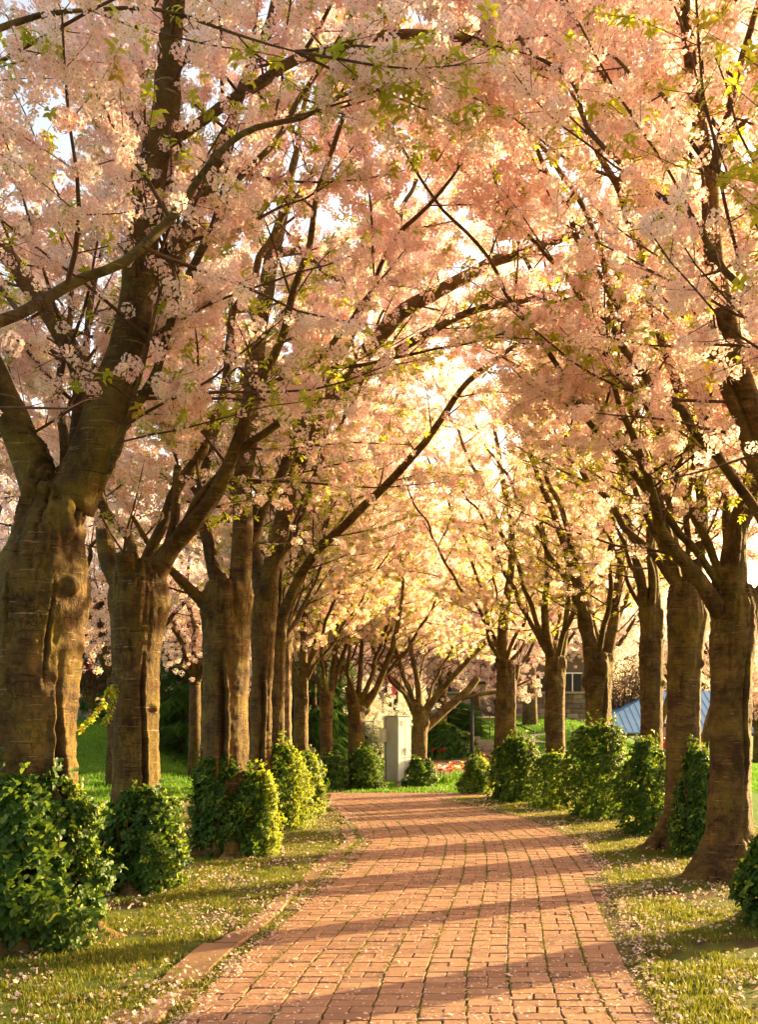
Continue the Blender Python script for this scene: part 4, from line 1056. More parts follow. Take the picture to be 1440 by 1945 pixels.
# ---------------------------------------------------------------- stone building, steps, railing
WY = 54.0
bld = empty('stone_building', (6, WY, 1.2)); tag(bld, 'low grey-brown stone building with dark openings at the top of the lawn', 'building')
x0, x1 = (815 - 720) * WY / F, (1118 - 720) * WY / F + .6
zb = .9; zt = CAMH + (HOR - 1318) * WY / F
m_ = MB(); m_.box(((x0 + x1) / 2, WY + .55, (zb + zt) / 2), (x1 - x0, .8, zt - zb)); m_.build('wall', M['stone2'], bld, False)
blk = {}
z = zb; rowi = 0
while z < zt - .05:
    h = .27; x = x0 + (.3 if rowi % 2 else 0) - .2
    while x < x1:
        wd = R.choice((.5, .65, .8, .95)); mt = R.choice(('stone', 'stone', 'stone2', 'stone_pale'))
        key = (wd, mt)
        if key not in blk:
            q_ = MB(); q_.box((0, 0, 0), (wd - .03, .22, h - .025)); blk[key] = q_.mesh('stone_block', M[mt], False)
        o = bpy.data.objects.new('stone_block', blk[key]); C.objects.link(o); o.parent = bld
        o.location = Vector((x + wd / 2, WY + .13 + R.uniform(-.03, .03), z + h / 2)) - bld.location
        x += wd
    z += h; rowi += 1
m_ = MB(); m_.box(((x0 + x1) / 2, WY + .5, zt + .07), (x1 - x0 + .2, 1.2, .12)); m_.build('coping', M['stone_pale'], bld, False)
# upper storey set back, piers with dark openings between
m_ = MB(); m_.box(((x0 + x1) / 2, WY + 3.2, zt + 1.2), (x1 - x0, .4, 2.4)); m_.build('upper_wall', M['stone2'], bld, False)
xx_ = x0 + .4
while xx_ < x1 - 1.2:
    m_ = MB(); m_.box((xx_ + .55, WY + 2.97, zt + .75), (1.0, .08, 1.1)); w_ = m_.build('window', M['glass_dark'], bld, False)
    m2 = MB(); m2.box((xx_ + .55, WY + 2.91, zt + .75), (.06, .05, 1.1)); m2.box((xx_ + .55, WY + 2.90, zt + 1.33), (1.12, .06, .08)); m2.box((xx_ + .55, WY + 2.90, zt + .17), (1.12, .06, .08))
    f_ = m2.build('frame', M['white'], w_, False)
    xx_ += 1.9
m_ = MB(); m_.box(((x0 + x1) / 2, WY + 3.3, zt + 2.5), (x1 - x0 + .8, 1.6, .22)); m_.build('eaves', M['wood'], bld, False)
# low curved pale wall in front
cw = empty('stone_wall', (5.4, 47, 1.0)); tag(cw, 'short pale stone retaining wall with a flat coping below the stone building', 'wall')
def lowwall(pts, top):
    for (xa, ya), (xb, yb) in zip(pts[:-1], pts[1:]):
        L_ = math.hypot(xb - xa, yb - ya); an = math.atan2(yb - ya, xb - xa); n = max(1, int(L_ / .55)); zz = .9
        while zz < top - .05:
            for i in range(n):
                t = (i + .5) / n; q_ = MB(); mt = R.choice(('stone_pale', 'stone_pale', 'stone'))
                q_.box((0, 0, 0), (L_ / n - .03, .30, .19)); o = q_.build('stone_block', M[mt], cw, False, origin=(lerp(xa, xb, t), lerp(ya, yb, t) + R.uniform(-.02, .02), zz + .1)); o.rotation_euler = (0, 0, an)
            zz += .21
        q_ = MB(); q_.box(((xa + xb) / 2, (ya + yb) / 2, zz + .05), (L_ + .05, .42, .09), an); q_.build('coping', M['stone_pale'], cw, False)
lowwall([(3.9, 46.5), (4.7, 46.7), (5.5, 47.3)], 2.15)
# steps and railing
q = onground(925, 1432)
steps = empty('stone_steps', (q.x, q.y, q.z)); tag(steps, 'short flight of flat stone steps climbing the lawn left of a black handrail', 'steps')
for i in range(6):
    m_ = MB(); xx_ = q.x + .9 - i * .42; m_.box((xx_, q.y + i * .38, q.z + .02 + i * .15), (1.3, .62, .15), .12 * (i % 2)); bevel(m_.build('step', M['stone_pale'], steps, False), .02)
rail = empty('handrail', (q.x + 1.1, q.y, q.z)); tag(rail, 'black metal handrail with thin uprights beside the stone steps', 'railing')
a0 = Vector((q.x + 1.9, q.y - .2, q.z + .9)); a1 = Vector((q.x - .35, q.y + 2.2, q.z + 1.95))
m_ = MB(); m_.tube([a0, a1], [.025, .025], 6); m_.build('rail', M['black'], rail)
m_ = MB(); m_.tube([a0 - Vector((0, 0, .45)), a1 - Vector((0, 0, .45))], [.015, .015], 6); m_.build('rail', M['black'], rail)
for i in range(8):
    t = i / 7; a_ = a0.lerp(a1, t); m_ = MB(); m_.tube([a_, a_ - Vector((0, 0, 1.0))], [.018, .018], 6); m_.build('baluster', M['black'], rail)

# ---------------------------------------------------------------- mulch bed, rocks, tulips, hedge
m_ = MB(); NXB, NYB = 26, 26
for j in range(NYB + 1):
    for i in range(NXB + 1):
        u, v_ = i / NXB, j / NYB; yy = lerp(31.3, 41, v_)
        xa = lerp(1.7, 1.0, v_); xb = lerp(4.6, 6.4, v_) - 1.2 * (1 - v_) ** 2
        xx_ = lerp(xa, xb, u) + .25 * noise.noise(Vector((u * 4, v_ * 5, 0)))
        e = min(u, 1 - u, v_, 1 - v_) * 8
        m_.v.append((xx_, yy, gz(xx_, yy) + min(1, e) * .10 - .03 + .04 * noise.noise(Vector((xx_ * 3, yy * 3, 0)))))
for j in range(NYB):
    for i in range(NXB): k = j * (NXB + 1) + i; m_.quad(k, k + 1, k + NXB + 2, k + NXB + 1)
o = m_.build('mulch_bed', M['mulch']); tag(o, kind='structure')
def rock(name, px, py, w_, h_, label, mt='stone_pale'):
    q = onground(px, py); m_ = MB(); s_ = q.y / F
    m_.ball((0, 0, 0), .5, 12, (1, .8, 1)); 
    m_.v = [((x + .10 * noise.noise(Vector((x * 3 + px, y * 3, z * 3)))) * w_ * s_, (y + .1 * noise.noise(Vector((y * 3, px, z)))) * w_ * s_ * .7, max(-.35, min(.33, z + .1 * noise.noise(Vector((x * 4, y * 4, px))))) * h_ * s_ * 1.4) for x, y, z in m_.v]
    o = m_.build('rock', M[mt], None, False, origin=(0, 0, 0)); o.location = (q.x, q.y, gz(q.x, q.y) + h_ * s_ * .25)
    tag(o, label, 'rock', 'rocks edging the flower bed'); return o
rock('rock', 866, 1452, 30, 9, 'flat pale rock lying longest at the lower edge of the mulch bed')
rock('rock', 878, 1457, 10, 9, 'small squarish rock at the right end of the flat one')
rock('rock', 846, 1442, 10, 10, 'upright narrow rock between the red tulips and the flat rock', 'stone')
rock('rock', 815, 1428, 12, 16, 'tall grey rock beside the red tulips next to the trunk', 'stone')
def tulip(px, py, mt, grp, lab, hgt=.34):
    q = onground(px, py); q.z = gz(q.x, q.y)
    m_ = MB(); m_.cur = 0; top = hgt * R.uniform(.85, 1.15)
    m_.tube([Vector((0, 0, -.02)), Vector((R.uniform(-.02, .02), 0, top))], [.008, .007], 4)
    for k in range(3): leaf_blade(m_, Vector((0, 0, 0)), Vector((math.cos(k * 2.1), math.sin(k * 2.1), 1.6)), Vector((0, 0, 1)), top * .8, .05)
    m_.cur = 1; c0 = Vector((0, 0, top))
    for k in range(6):
        t = k * PI / 3; rr_ = .032; b_ = len(m_.v)
        d = Vector((math.cos(t), math.sin(t), 0)); e = Vector((-math.sin(t), math.cos(t), 0))
        m_.v += [tuple(c0), tuple(c0 + d * rr_ + e * .024 + Vector((0, 0, .035))), tuple(c0 + d * rr_ * .8 + Vector((0, 0, .085))), tuple(c0 + d * rr_ - e * .024 + Vector((0, 0, .035)))]; m_.quad(b_, b_ + 1, b_ + 2, b_ + 3)
    o = m_.build('tulip', [M['lawn_blade'], M[mt]]); o.location = q; o.scale = (1.35, 1.35, 1.1)
    tag(o, lab, 'tulip', grp)
for k in range(30): tulip(R.uniform(820, 845), R.uniform(1440, 1447), 'tul_red', 'red tulips beside the green hedge', 'red tulip in the clump below the green hedge')
for k in range(42):
    mt = R.choice(('tul_pink', 'tul_pink', 'tul_white', 'tul_red')); nm = {'tul_pink': 'pink', 'tul_white': 'white', 'tul_red': 'deep red'}[mt]
    tulip(R.uniform(826, 858), R.uniform(1484, 1492), mt, nm + ' tulips in the round bed by the path end', nm + ' tulip in the mixed bed on the lawn near the path end')
for k in range(22):
    mt = R.choice(('tul_white', 'tul_yellow', 'tul_red')); nm = {'tul_yellow': 'yellow', 'tul_white': 'white', 'tul_red': 'red'}[mt]
    tulip(R.uniform(856, 880), R.uniform(1476, 1486), mt, nm + ' tulips thinly spread at the back of the bed', nm + ' tulip among the sparse ones behind the mixed bed')
for k in range(14): tulip(R.uniform(886, 894), R.uniform(1435, 1441), R.choice(('tul_yellow', 'tul_white')), 'pale flowers beside the lamp post', 'pale yellow or white flower just left of the lamp post')
for k in range(16):      # leafy feet of the flower clumps
    pass

def bush(name, label, cat, c, dim, n, grp, sizes=(1.2, 1.9), pick=(0, 3), mat='ivy', group=None):
    root = empty(name, (c[0], c[1], c[2])); tag(root, label, cat, group)
    p, r_, s_, k_ = [], [], [], []
    while len(p) < n:
        a = R.uniform(0, 6.28); u = R.uniform(-.15, 1); rr_ = math.sqrt(max(0, 1 - max(0, u) ** 2)) * (1 + .25 * noise.noise(Vector((math.cos(a) * 2 + c[0], math.sin(a) * 2, u * 3)))) * (1 - .25 * R.random() ** 2)
        x = c[0] + math.cos(a) * rr_ * dim[0] / 2; y = c[1] + math.sin(a) * rr_ * dim[1] / 2; z = c[2] + max(.02, u * dim[2] * (1 + .15 * noise.noise(Vector((math.cos(a) * 3, math.sin(a) * 3, c[1])))))
        if noise.noise(Vector((x * 3, y * 3, z * 3))) < -.4: continue
        d = Vector((math.cos(a) * rr_, math.sin(a) * rr_, u + .3)); e = (d + Vector((R.gauss(0, .4), R.gauss(0, .4), R.gauss(0, .4)))).to_track_quat('Z', 'Y').to_euler()
        p.append((x, y, z)); r_.append((e.x, e.y, e.z)); s_.append(R.uniform(*sizes)); k_.append(R.randint(*pick))
    scatter('leaves', p, r_, s_, k_, grp, M[mat], root)
    st_ = MB()
    for k in range(7):
        a = R.uniform(0, 6.28); q_ = Vector((c[0] + math.cos(a) * dim[0] * .06, c[1] + math.sin(a) * dim[1] * .06, c[2] - .1)); st_.tube([q_, q_ + Vector((math.cos(a) * dim[0] * .28, math.sin(a) * dim[1] * .28, dim[2] * .75))], [.035, .01], 5)
    st_.build('stems', M['twig'], root); return root
def bush_px(name, label, cat, px, pyb, pyt, wpx, n, grp=G_IVY, dep=1., **k):
    q = onground(px, pyb); s_ = q.y / F
    return bush(name, label, cat, (q.x, q.y, gz(q.x, q.y) - .03), (wpx * s_, wpx * s_ * dep, (pyb - pyt) * s_), n, grp, **k)
bush_px('hedge', 'rounded green hedge mound beside the red tulips, behind the spreading cherry', 'hedge', 845, 1442, 1378, 96, 3600, dep=.7, pick=(0, 2), sizes=(1.3, 2.2))
bush_px('hedge', 'cream-tipped variegated shrub topping the slope above the green hedge', 'hedge', 828, 1418, 1362, 70, 1800, dep=.7, pick=(3, 4), sizes=(1.2, 2.2))
bush_px('shrub', 'dark spreading pine shrub in front of the stone building', 'shrub', 872, 1400, 1338, 84, 900, G_NEED, pick=(0, 1), mat='conifer', sizes=(.9, 1.5))
bush_px('shrub', 'low olive shrub filling the slope between the hedge and the lamp post', 'shrub', 880, 1438, 1392, 60, 1200, pick=(0, 3), sizes=(1.3, 2.0))
bush_px('shrub', 'brownish green low plants at the foot of the three far trunks on the left', 'shrub', 645, 1470, 1400, 90, 1800, pick=(0, 3), sizes=(1.2, 2.0))

# pale footpath beyond the right row
m_ = MB(); fp = [(6.4, 43.0, 1.3), (10, 45.5, 1.4), (15, 51, 1.7), (22, 62, 2.1), (34, 80, 2.6)]
for i, (x, y, w_) in enumerate(fp):
    for k in range(2): m_.v.append((x + (k * 2 - 1) * .3 * w_, y - (k * 2 - 1) * w_ * .8, gz(x + (k * 2 - 1) * .3 * w_, y - (k * 2 - 1) * w_ * .8) + .05))
    if i: b_ = 2 * i; m_.quad(b_ - 2, b_, b_ + 1, b_ - 1)
o = m_.build('footpath', M['pave'], None, False); tag(o, kind='structure')
q = onground(560, 1420)

# ---------------------------------------------------------------- pavilion with blue roof
PY = 80.0; ez = CAMH; px0 = (1108 - 720) * PY / F; rx0 = (1290 - 720) * PY / F; rz = CAMH + (HOR - 1306) * PY / F; px1 = px0 + 34; pd = 12.
pav = empty('pavilion', ((px0 + px1) / 2, PY + pd / 2, gz(px0 + 8, PY))); tag(pav, 'open picnic pavilion with a light blue standing-seam hipped roof behind the right row', 'pavilion')
cyy = PY + pd / 2
V = [(px0, PY, ez), (px1, PY, ez), (px1, PY + pd, ez), (px0, PY + pd, ez), (rx0, cyy, rz), (px1 - (rx0 - px0), cyy, rz)]
m_ = MB(); m_.v = V + [(x, y, z - .12) for x, y, z in V]
for q_ in ((0, 1, 5, 4), (1, 2, 5), (2, 3, 4, 5), (3, 0, 4), (6, 10, 11, 7), (7, 11, 8), (8, 11, 10, 9), (9, 10, 6), (0, 6, 7, 1), (1, 7, 8, 2), (2, 8, 9, 3), (3, 9, 6, 0)): m_.quad(*q_)
roof = m_.build('roof', M['roof'], pav, False)
def edge_z(x, y):      # roof height over a point
    fr = min((y - PY), (PY + pd - y)) / (pd / 2); sd_ = min((x - px0), (px1 - x)) / (rx0 - px0); return ez + (rz - ez) * min(fr, sd_)
sm_ = MB(); x = px0 + .3
while x < px1:
    tmax = min(1, min(x - px0, px1 - x) / (rx0 - px0))
    a_ = Vector((x, PY, ez + .03)); b_ = Vector((x, PY + pd / 2 * tmax, ez + (rz - ez) * tmax + .03)); sm_.tube([a_, b_], [.035, .035], 4)
    x += .55
y = PY + .4
while y < PY + pd:
    t_ = min((y - PY), (PY + pd - y)) / (pd / 2); sm_.tube([Vector((px0, y, ez + .03)), Vector((px0 + (rx0 - px0) * t_, y, ez + (rz - ez) * t_ + .03))], [.035, .035], 4); y += .55
o = sm_.build('roof_seams', M['roof_seam'], roof, False); tag(o, kind='stuff')
m_ = MB()
for (xa, ya, xb, yb) in ((px0, PY, px1, PY), (px0, PY, px0, PY + pd), (px0, PY + pd, px1, PY + pd)):
    m_.box(((xa + xb) / 2 + (.1 if xa == xb else 0), (ya + yb) / 2 + (.1 if ya == yb else 0), ez - .24), (abs(xb - xa) + .1 or .2, abs(yb - ya) + .1, .22))
m_.build('fascia', M['wood'], pav, False)
for i in range(8):
    for yy in (PY + .8, PY + pd - .8):
        x = px0 + 1 + i * (px1 - px0 - 2) / 7; zg = gz(x, yy)
        m_ = MB(); m_.box((x, yy, (zg + ez - .35) / 2), (.28, .28, ez - .35 - zg)); m_.build('post', M['wood'], pav, False)
m_ = MB(); m_.box(((px0 + px1) / 2, cyy, gz(px0 + 8, PY) + .02), (px1 - px0, pd, .10)); m_.build('floor', M['pave'], pav, False)

# ---------------------------------------------------------------- background trees
def bg_tree(name, label, cat, base, height, spread, r0, n_limb, seed, kind='pink', dens=1., sc=1.8, group=None, mat='bark', z0=2.0, lean=(0, 0)):
    global R
    R = random.Random(seed)
    root = empty(name, base); tag(root, label, cat, group)
    b = Vector(base); T = Tree(b)
    hb = b.z + z0
    tr = [b - Vector((0, 0, .2)), b + Vector((lean[0] * .4, lean[1] * .4, z0 * .5)), b + Vector((lean[0], lean[1], z0))]
    m_ = MB(); m_.tube(tr, [r0 * 1.25, r0, r0 * .9], 12); m_.ball(tuple(tr[-1]), r0 * 1.0, 10, (1, 1, .8)); m_.build('trunk', M[mat], root)
    head = tr[-1]
    sp = dict(blossoms=[], r=[], s=[])
    lb = MB(); pts_all = []
    for i in range(n_limb):
        az = i * 6.28 / n_limb + R.uniform(-.4, .4); reach = spread * R.uniform(.6, 1.05); H = (height - z0) * R.uniform(.55, 1.0)
        q = []
        for t in (0, .15, .35, .6, 1):
            q.append((head.x + math.cos(az) * reach * t, head.y + math.sin(az) * reach * t, head.z - .1 + H * t ** .8, r0 * .5 * (1 - .85 * t)))
        cp = crook(catmull(q, .4), .25); lb.tube([Vector(c[:3]) for c in cp], [max(.01, c[3]) for c in cp], 6); pts_all.append(cp)
        for j in range(2, len(cp)):
            for _ in range(2):
                d = Vector((R.uniform(-1, 1), R.uniform(-1, 1), R.uniform(-.3, .7))); L_ = R.uniform(.6, 1.6) * spread / 3.5
                p0 = Vector(cp[j][:3]); pts = [p0]; q_ = p0.copy()
                for k in range(4):
                    d = (d.normalized() + Vector((R.uniform(-.3, .3), R.uniform(-.3, .3), R.uniform(-.2, .2)))); q_ = q_ + d.normalized() * L_ / 4; pts.append(q_.copy())
                    if kind == 'bare':
                        for _2 in range(3):
                            e = Vector((R.uniform(-1, 1), R.uniform(-1, 1), R.uniform(-.2, 1))).normalized() * R.uniform(.3, .8); rw = max(1, b.y / 38); T.tw.tube([q_, q_ + e * .6, q_ + e + Vector((0, 0, .1))], [.009 * rw, .006 * rw, .004 * rw], 3, False)
                    else:
                        m2 = dens * 3.0
                        for _3 in range(int(m2) + (R.random() < m2 % 1)):
                            w_ = q_ + Vector((R.gauss(0, .22), R.gauss(0, .22), R.gauss(0, .14)))
                            T.bl.append(tuple(w_)); T.br.append((R.uniform(-3, 3), R.uniform(-3, 3), R.uniform(0, 6))); T.bs.append(sc * R.uniform(.7, 1.3)); T.bp.append(R.randrange(3) if R.random() < .8 else 3 + R.randrange(2))
                T.tw.tube(pts, [.02, .016, .012, .009, .005], 3, False)
    lb.build('limbs', M[mat], root)
    o = T.tw.build('twigs', M['twig'], root); tag(o, kind='stuff')
    if kind == 'pink':
        scatter('blossom', T.bl, T.br, T.bs, T.bp, G_BLOS, M['petal'], root)
        kk = max(1, len(T.bl) // 10); scatter('young_leaves', T.bl[:kk * 10:10], T.br[:kk * 10:10], [sc] * kk, [0] * kk, G_LEAF, M['young_leaf'], root)
    elif kind == 'white': kk = len(T.bl) // 3; scatter('young_leaves', T.bl[:kk * 3:3], T.br[:kk * 3:3], [1.2] * kk, [1] * kk, G_LEAF, M['young_leaf'], root); scatter('blossom', T.bl, T.br, T.bs, [a % 2 for a in T.bp], G_WHITE, M['petal_white'], root)
    return root
def gp(px, Y): x = (px - 720) * Y / F; return (x, Y, gz(x, Y))
bg_tree('flowering_shrub', 'rounded shrub covered in white blossom behind the grey cabinet', 'shrub', gp(722, 31.5), 2.9, 1.35, .05, 10, 61, 'white', dens=.62, sc=1.25, z0=.7, mat='bark_pale')
bgs = [(640, 36, 8.5, 3.4, 'pale pink cherry with a low crown beyond the three far trunks'), (560, 38, 9, 3.6, 'pale pink cherry on the slope behind the leftmost far trunk'),
       (735, 40, 9.5, 3.4, 'tall pale cherry rising above the white shrub'), (840, 43, 11, 4.0, 'pale cherry standing straight above the green hedge'),
       (950, 38, 8, 3.2, 'low-branched pale cherry in front of the stone building'), (905, 52, 14, 5.0, 'tallest pale cherry at the centre of the far vista'),
       (1045, 46, 9, 3.6, 'pale cherry spreading over the right lawn behind the reddish trunk'), (1150, 42, 8.5, 3.6, 'pale cherry with a slanting trunk behind the forked tree'),
       (1240, 58, 11, 4.5, 'far pale cherry showing over the blue roof'), (1330, 52, 9.5, 4.0, 'pale cherry whose low limbs cross the blue roof'),
       (1440, 50, 10, 4.2, 'pale cherry at the right edge beyond the pavilion lawn'), (780, 60, 15, 5.5, 'far tall pale cherry left of centre on the hill top'),
       (-60, 15, 7.5, 3.0, 'side cherry beyond the left edge, its blossom filling the gap beside the thickest trunk'), (75, 19, 8, 3.2, 'pale cherry behind the thickest trunk on the left'), (215, 24, 9, 3.4, 'pale cherry crown above the bare brown shrub on the left'), (370, 27, 9, 3.4, 'pale cherry crown above the drooping spruce'),
       (470, 44, 10, 4.0, 'pale cherry on the left lawn glimpsed between the split trunks')]
for i, (px, Y, h, sp_, lab) in enumerate(bgs):
    bg_tree('cherry_tree', lab, 'cherry tree', gp(px, Y), h, sp_, .22 if Y > 30 else .17, 8, 70 + i, 'pink', dens=1.0, sc=2.0 if Y > 30 else 1.4, group='pale cherries on the hill beyond the avenue', z0=4.6 if 1200 < px < 1400 else 3.4 if px in (1150, 1045) else 2.6 if Y < 30 else 1.9, mat='bark', lean=(1.2, 0) if 1200 < px < 1400 else (0, 0))
bg_tree('bare_shrub', 'tall many-stemmed bare brown shrub between the two nearest left trunks', 'shrub', gp(172, 33), 7.5, 2.6, .07, 13, 90, 'bare', z0=.5)
bg_tree('bare_tree', 'leafless reddish-brown tree behind the left end of the blue roof', 'tree', gp(1185, 88), 10, 5, .2, 18, 91, 'bare', z0=1.5, group='leafless trees behind the pavilion')
bg_tree('bare_tree', 'leafless brown tree behind the middle of the blue roof', 'tree', gp(1290, 96), 10, 6, .2, 18, 92, 'bare', z0=1.5, group='leafless trees behind the pavilion')
bg_tree('bare_tree', 'leafless brown tree beyond the top of the white shrub', 'tree', gp(752, 58), 9, 4, .15, 10, 93, 'bare', z0=1.5)
# stout grey trunk on the right lawn
bg_tree('mature_tree', 'stout straight grey trunk on the lawn in front of the stone building', 'tree', gp(1007, 49), 12, 4, .33, 7, 94, 'pink', dens=.8, sc=2.0, z0=4.2, mat='bark_pale')

def conifer(label, px, Y, H, W, seed, group='dark conifers behind the left row'):
    global R
    R = random.Random(seed); b = Vector(gp(px, Y)); root = empty('conifer', b); tag(root, label, 'conifer', group)
    m_ = MB(); m_.tube([b - Vector((0, 0, .2)), b + Vector((0, 0, H))], [.16, .02], 8); m_.build('trunk', M['twig'], root)
    p, r_, s_, k_ = [], [], [], []; bm_ = MB(); z = .25
    while z < H - .15:
        t = z / H; L_ = W * (1 - t) ** .8 * R.uniform(.8, 1.1)
        for k in range(6):
            az = R.uniform(0, 6.28); ll = L_ * R.uniform(.75, 1.1)
            end = b + Vector((math.cos(az) * ll, math.sin(az) * ll, z - ll * .22)); st_ = b + Vector((0, 0, z))
            bm_.tube([st_, st_.lerp(end, .5) + Vector((0, 0, .05)), end], [.02, .014, .005], 3, False)
            n = max(2, int(ll / .12))
            for i in range(n):
                u = (i + .7) / n; q = st_.lerp(end, u)
                for s2 in (-1, 1):
                    p.append(tuple(q)); r_.append((R.uniform(-.3, .3), R.uniform(.1, .7), az + s2 * R.uniform(.3, 1.1))); s_.append(R.uniform(.6, 1.1)); k_.append(R.randrange(2))
        z += .19
    o = bm_.build('branches', M['twig'], root); tag(o, kind='stuff')
    scatter('needles', p, r_, s_, k_, G_NEED, M['conifer'], root)
conifer('dark drooping spruce behind the gap between second and third left trunks', 352, 30, 5.6, 1.9, 40)
conifer('dark spruce on the lawn behind the second left trunk', 235, 35, 6.0, 2.2, 41)
conifer('dark green conifer seen left of the leftmost far trunk', 548, 31, 6.0, 1.5, 42)
conifer('dark green conifer between the leftmost and middle far trunks', 597, 30, 5.0, 1.3, 43)
conifer('dark green conifer between the middle far trunk and the cabinet-side cherry', 648, 31, 4.2, 1.3, 44)
conifer('tall dark conifer on the hill top, far left', 120, 46, 11, 3.2, 45)
conifer('tall dark conifer on the hill behind the spruce', 400, 50, 12, 3.2, 46)
conifer('far dark conifer on the hill behind the bare shrub', 290, 56, 12, 3.4, 47)
conifer('small bluish conifer far off in the gap of light above the bend', 930, 62, 13, 2.2, 48)
R = random.Random(77)
# stone pillar and small things on the left
q = onground(588, 1452); pil = empty('stone_pillar', (q.x, 29.2, 0)); tag(pil, 'short grey stone pillar with a flat cap between two far trunks', 'pillar')
q = P(587, 1450, 29.2); zb_ = gz(q.x, q.y)
m_ = MB(); m_.box((q.x, 29.2, zb_ + .45), (.26, .26, .9)); bevel(m_.build('shaft', M['stone_pale'], pil, False), .01)
m_ = MB(); m_.box((q.x, 29.2, zb_ + .96), (.36, .36, .14)); bevel(m_.build('cap', M['stone_pale'], pil, False), .015)
q = onground(165, 1368); m_ = MB(); m_.box((0, 0, 0), (.62, .4, .34)); o = bevel(m_.build('stone_block', M['stone_pale'], None, False, origin=(0, 0, 0)), .04); o.location = (q.x, q.y, gz(q.x, q.y) + .12)
tag(o, 'pale squared stone block on the lawn between the two nearest left trunks', 'stone')
def cloth(px, py, Y, w_, h_, mt, label, grp=None):
    m_ = MB(); c = P(px, py, Y); n = 6
    for i in range(n + 1):
        for k in range(4): m_.v.append((c.x + (k / 3 - .5) * w_ * (1 - .25 * i / n), c.y + .04 * math.sin(k * 2 + i), c.z - h_ * i / n))
        if i:
            for k in range(3): a_ = (i - 1) * 4 + k; m_.quad(a_, a_ + 1, a_ + 5, a_ + 4)
    m_.v += [(x, y + .01, z) for x, y, z in m_.v]; h2 = len(m_.v) // 2
    for q_ in list(m_.f): m_.quad(*[i + h2 for i in reversed(q_)])
    o = m_.build('banner', M[mt]); tag(o, label, 'banner', grp)
cloth(744, 1285, 33, .34, .62, 'pinkcloth', 'pink and red banner hanging above the white-flowered shrub')
cloth(163, 1222, 32, .09, .34, 'redcloth', 'small red strip of cloth, topmost in the bare shrub')
cloth(158, 1262, 32, .09, .16, 'redcloth', 'small red strip of cloth, lower left in the bare shrub')
cloth(170, 1262, 32, .09, .20, 'redcloth', 'small red strip of cloth, lower right in the bare shrub')

# leafy shoot beside the second trunk
sh = empty('leafy_shoot', P(180, 1370, 8.0)); tag(sh, 'thin twig of bright yellow-green young leaves hanging between the two nearest left trunks', 'twig')
T = Tree(Vector((0, 0, 0))); p, r_, s_, k_ = [], [], [], []
for pl in ([(222, 1298, 9.0), (205, 1318, 8.9), (190, 1345, 8.8), (170, 1372, 8.7), (150, 1390, 8.6)], [(216, 1305, 9.0), (214, 1335, 8.95), (205, 1365, 8.9), (196, 1380, 8.9)]):
    pp = [P(*a) for a in pl]; T.tw.tube(pp, [.006, .005, .004, .003, .002][:len(pp)], 4)
    for a_, b_ in zip(pp[:-1], pp[1:]):
        for k in range(7): q = a_.lerp(b_, R.random()); p.append(tuple(q)); r_.append((R.uniform(-1, 1), R.uniform(-1, 1), R.uniform(0, 6))); s_.append(R.uniform(.7, 1.1)); k_.append(R.randrange(3))
o = T.tw.build('stem', M['twig'], sh)
scatter('young_leaves', p, r_, s_, k_, G_LEAF, M['young_leaf'], sh)

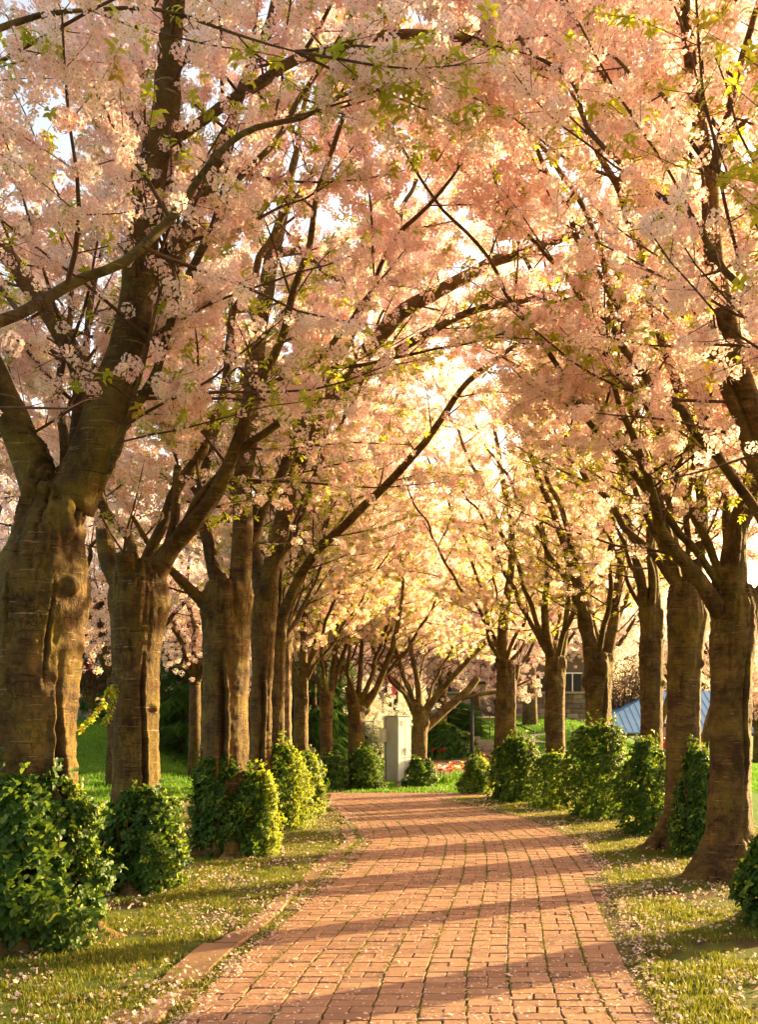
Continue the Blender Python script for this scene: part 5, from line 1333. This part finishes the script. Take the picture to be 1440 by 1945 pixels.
# ---------------------------------------------------------------- person glimpsed between two right-hand trunks
b = P(1264, 1440, 30.0); b.z = gz(b.x, b.y)
per = empty('person', b); tag(per, 'distant person in a red patterned top, glimpsed between two right-hand trunks', 'person')
def skinned(name, verts, edges, radii, mat, parent, sub=1):
    me = bpy.data.meshes.new(name); me.from_pydata([Vector(v_) for v_ in verts], edges, [])
    o = bpy.data.objects.new(name, me); C.objects.link(o); o.parent = parent
    sk = o.modifiers.new('skin', 'SKIN'); sk.use_smooth_shade = True
    for i, r_0 in enumerate(radii): me.skin_vertices[0].data[i].radius = (r_0, r_0); me.skin_vertices[0].data[i].use_root = i == 0
    s_0 = o.modifiers.new('sub', 'SUBSURF'); s_0.levels = s_0.render_levels = sub
    me.materials.append(M[mat]); return o
M['skin'] = mat_plain('skin', (.50, .28, .20), .6, 10, .08)
M['hair'] = mat_plain('hair', (.06, .03, .018), .7, 30, .3)
V_ = [(0, 0, .92), (0, 0, 1.15), (0, 0, 1.38), (0, -.01, 1.50), (0, -.03, 1.60), (0, -.02, 1.68), (-.18, 0, 1.38), (-.27, -.03, 1.13), (-.22, -.20, .98), (.18, 0, 1.38), (.26, -.02, 1.12), (.24, -.12, .90),
      (-.10, 0, .86), (-.11, -.03, .48), (-.12, .02, .08), (-.12, -.12, .03), (.10, 0, .86), (.11, .02, .48), (.12, .05, .08), (.12, -.09, .03)]
E_ = [(0, 1), (1, 2), (2, 3), (3, 4), (4, 5), (2, 6), (6, 7), (7, 8), (2, 9), (9, 10), (10, 11), (0, 12), (12, 13), (13, 14), (14, 15), (0, 16), (16, 17), (17, 18), (18, 19)]
skinned('body', V_, E_, [.14, .12, .13, .05, .085, .08, .06, .042, .032, .06, .042, .032, .10, .065, .045, .035, .10, .065, .045, .035], 'skin', per)
skinned('shirt', [(0, 0, .90), (0, 0, 1.12), (0, 0, 1.38), (-.18, 0, 1.385), (-.27, -.03, 1.14), (.18, 0, 1.385), (.26, -.02, 1.13)], [(0, 1), (1, 2), (2, 3), (3, 4), (2, 5), (5, 6)], [.165, .145, .15, .08, .06, .08, .06], 'redcloth', per)
skinned('trousers', [(0, 0, .90), (-.10, 0, .82), (-.11, -.03, .48), (-.12, .02, .14), (.10, 0, .82), (.11, .02, .48), (.12, .05, .14)], [(0, 1), (1, 2), (2, 3), (0, 4), (4, 5), (5, 6)], [.15, .115, .08, .07, .115, .08, .07], 'black', per)
m_ = MB(); m_.ball((b.x, b.y + .025, b.z + 1.66), .108, 12, (.9, 1, 1.08)); m_.build('hair', M['hair'], per)
for x in (-.03, .03):
    m_ = MB(); m_.ball((b.x + x, b.y - .108, b.z + 1.645), .009, 6); m_.build('eye', M['black'], per)
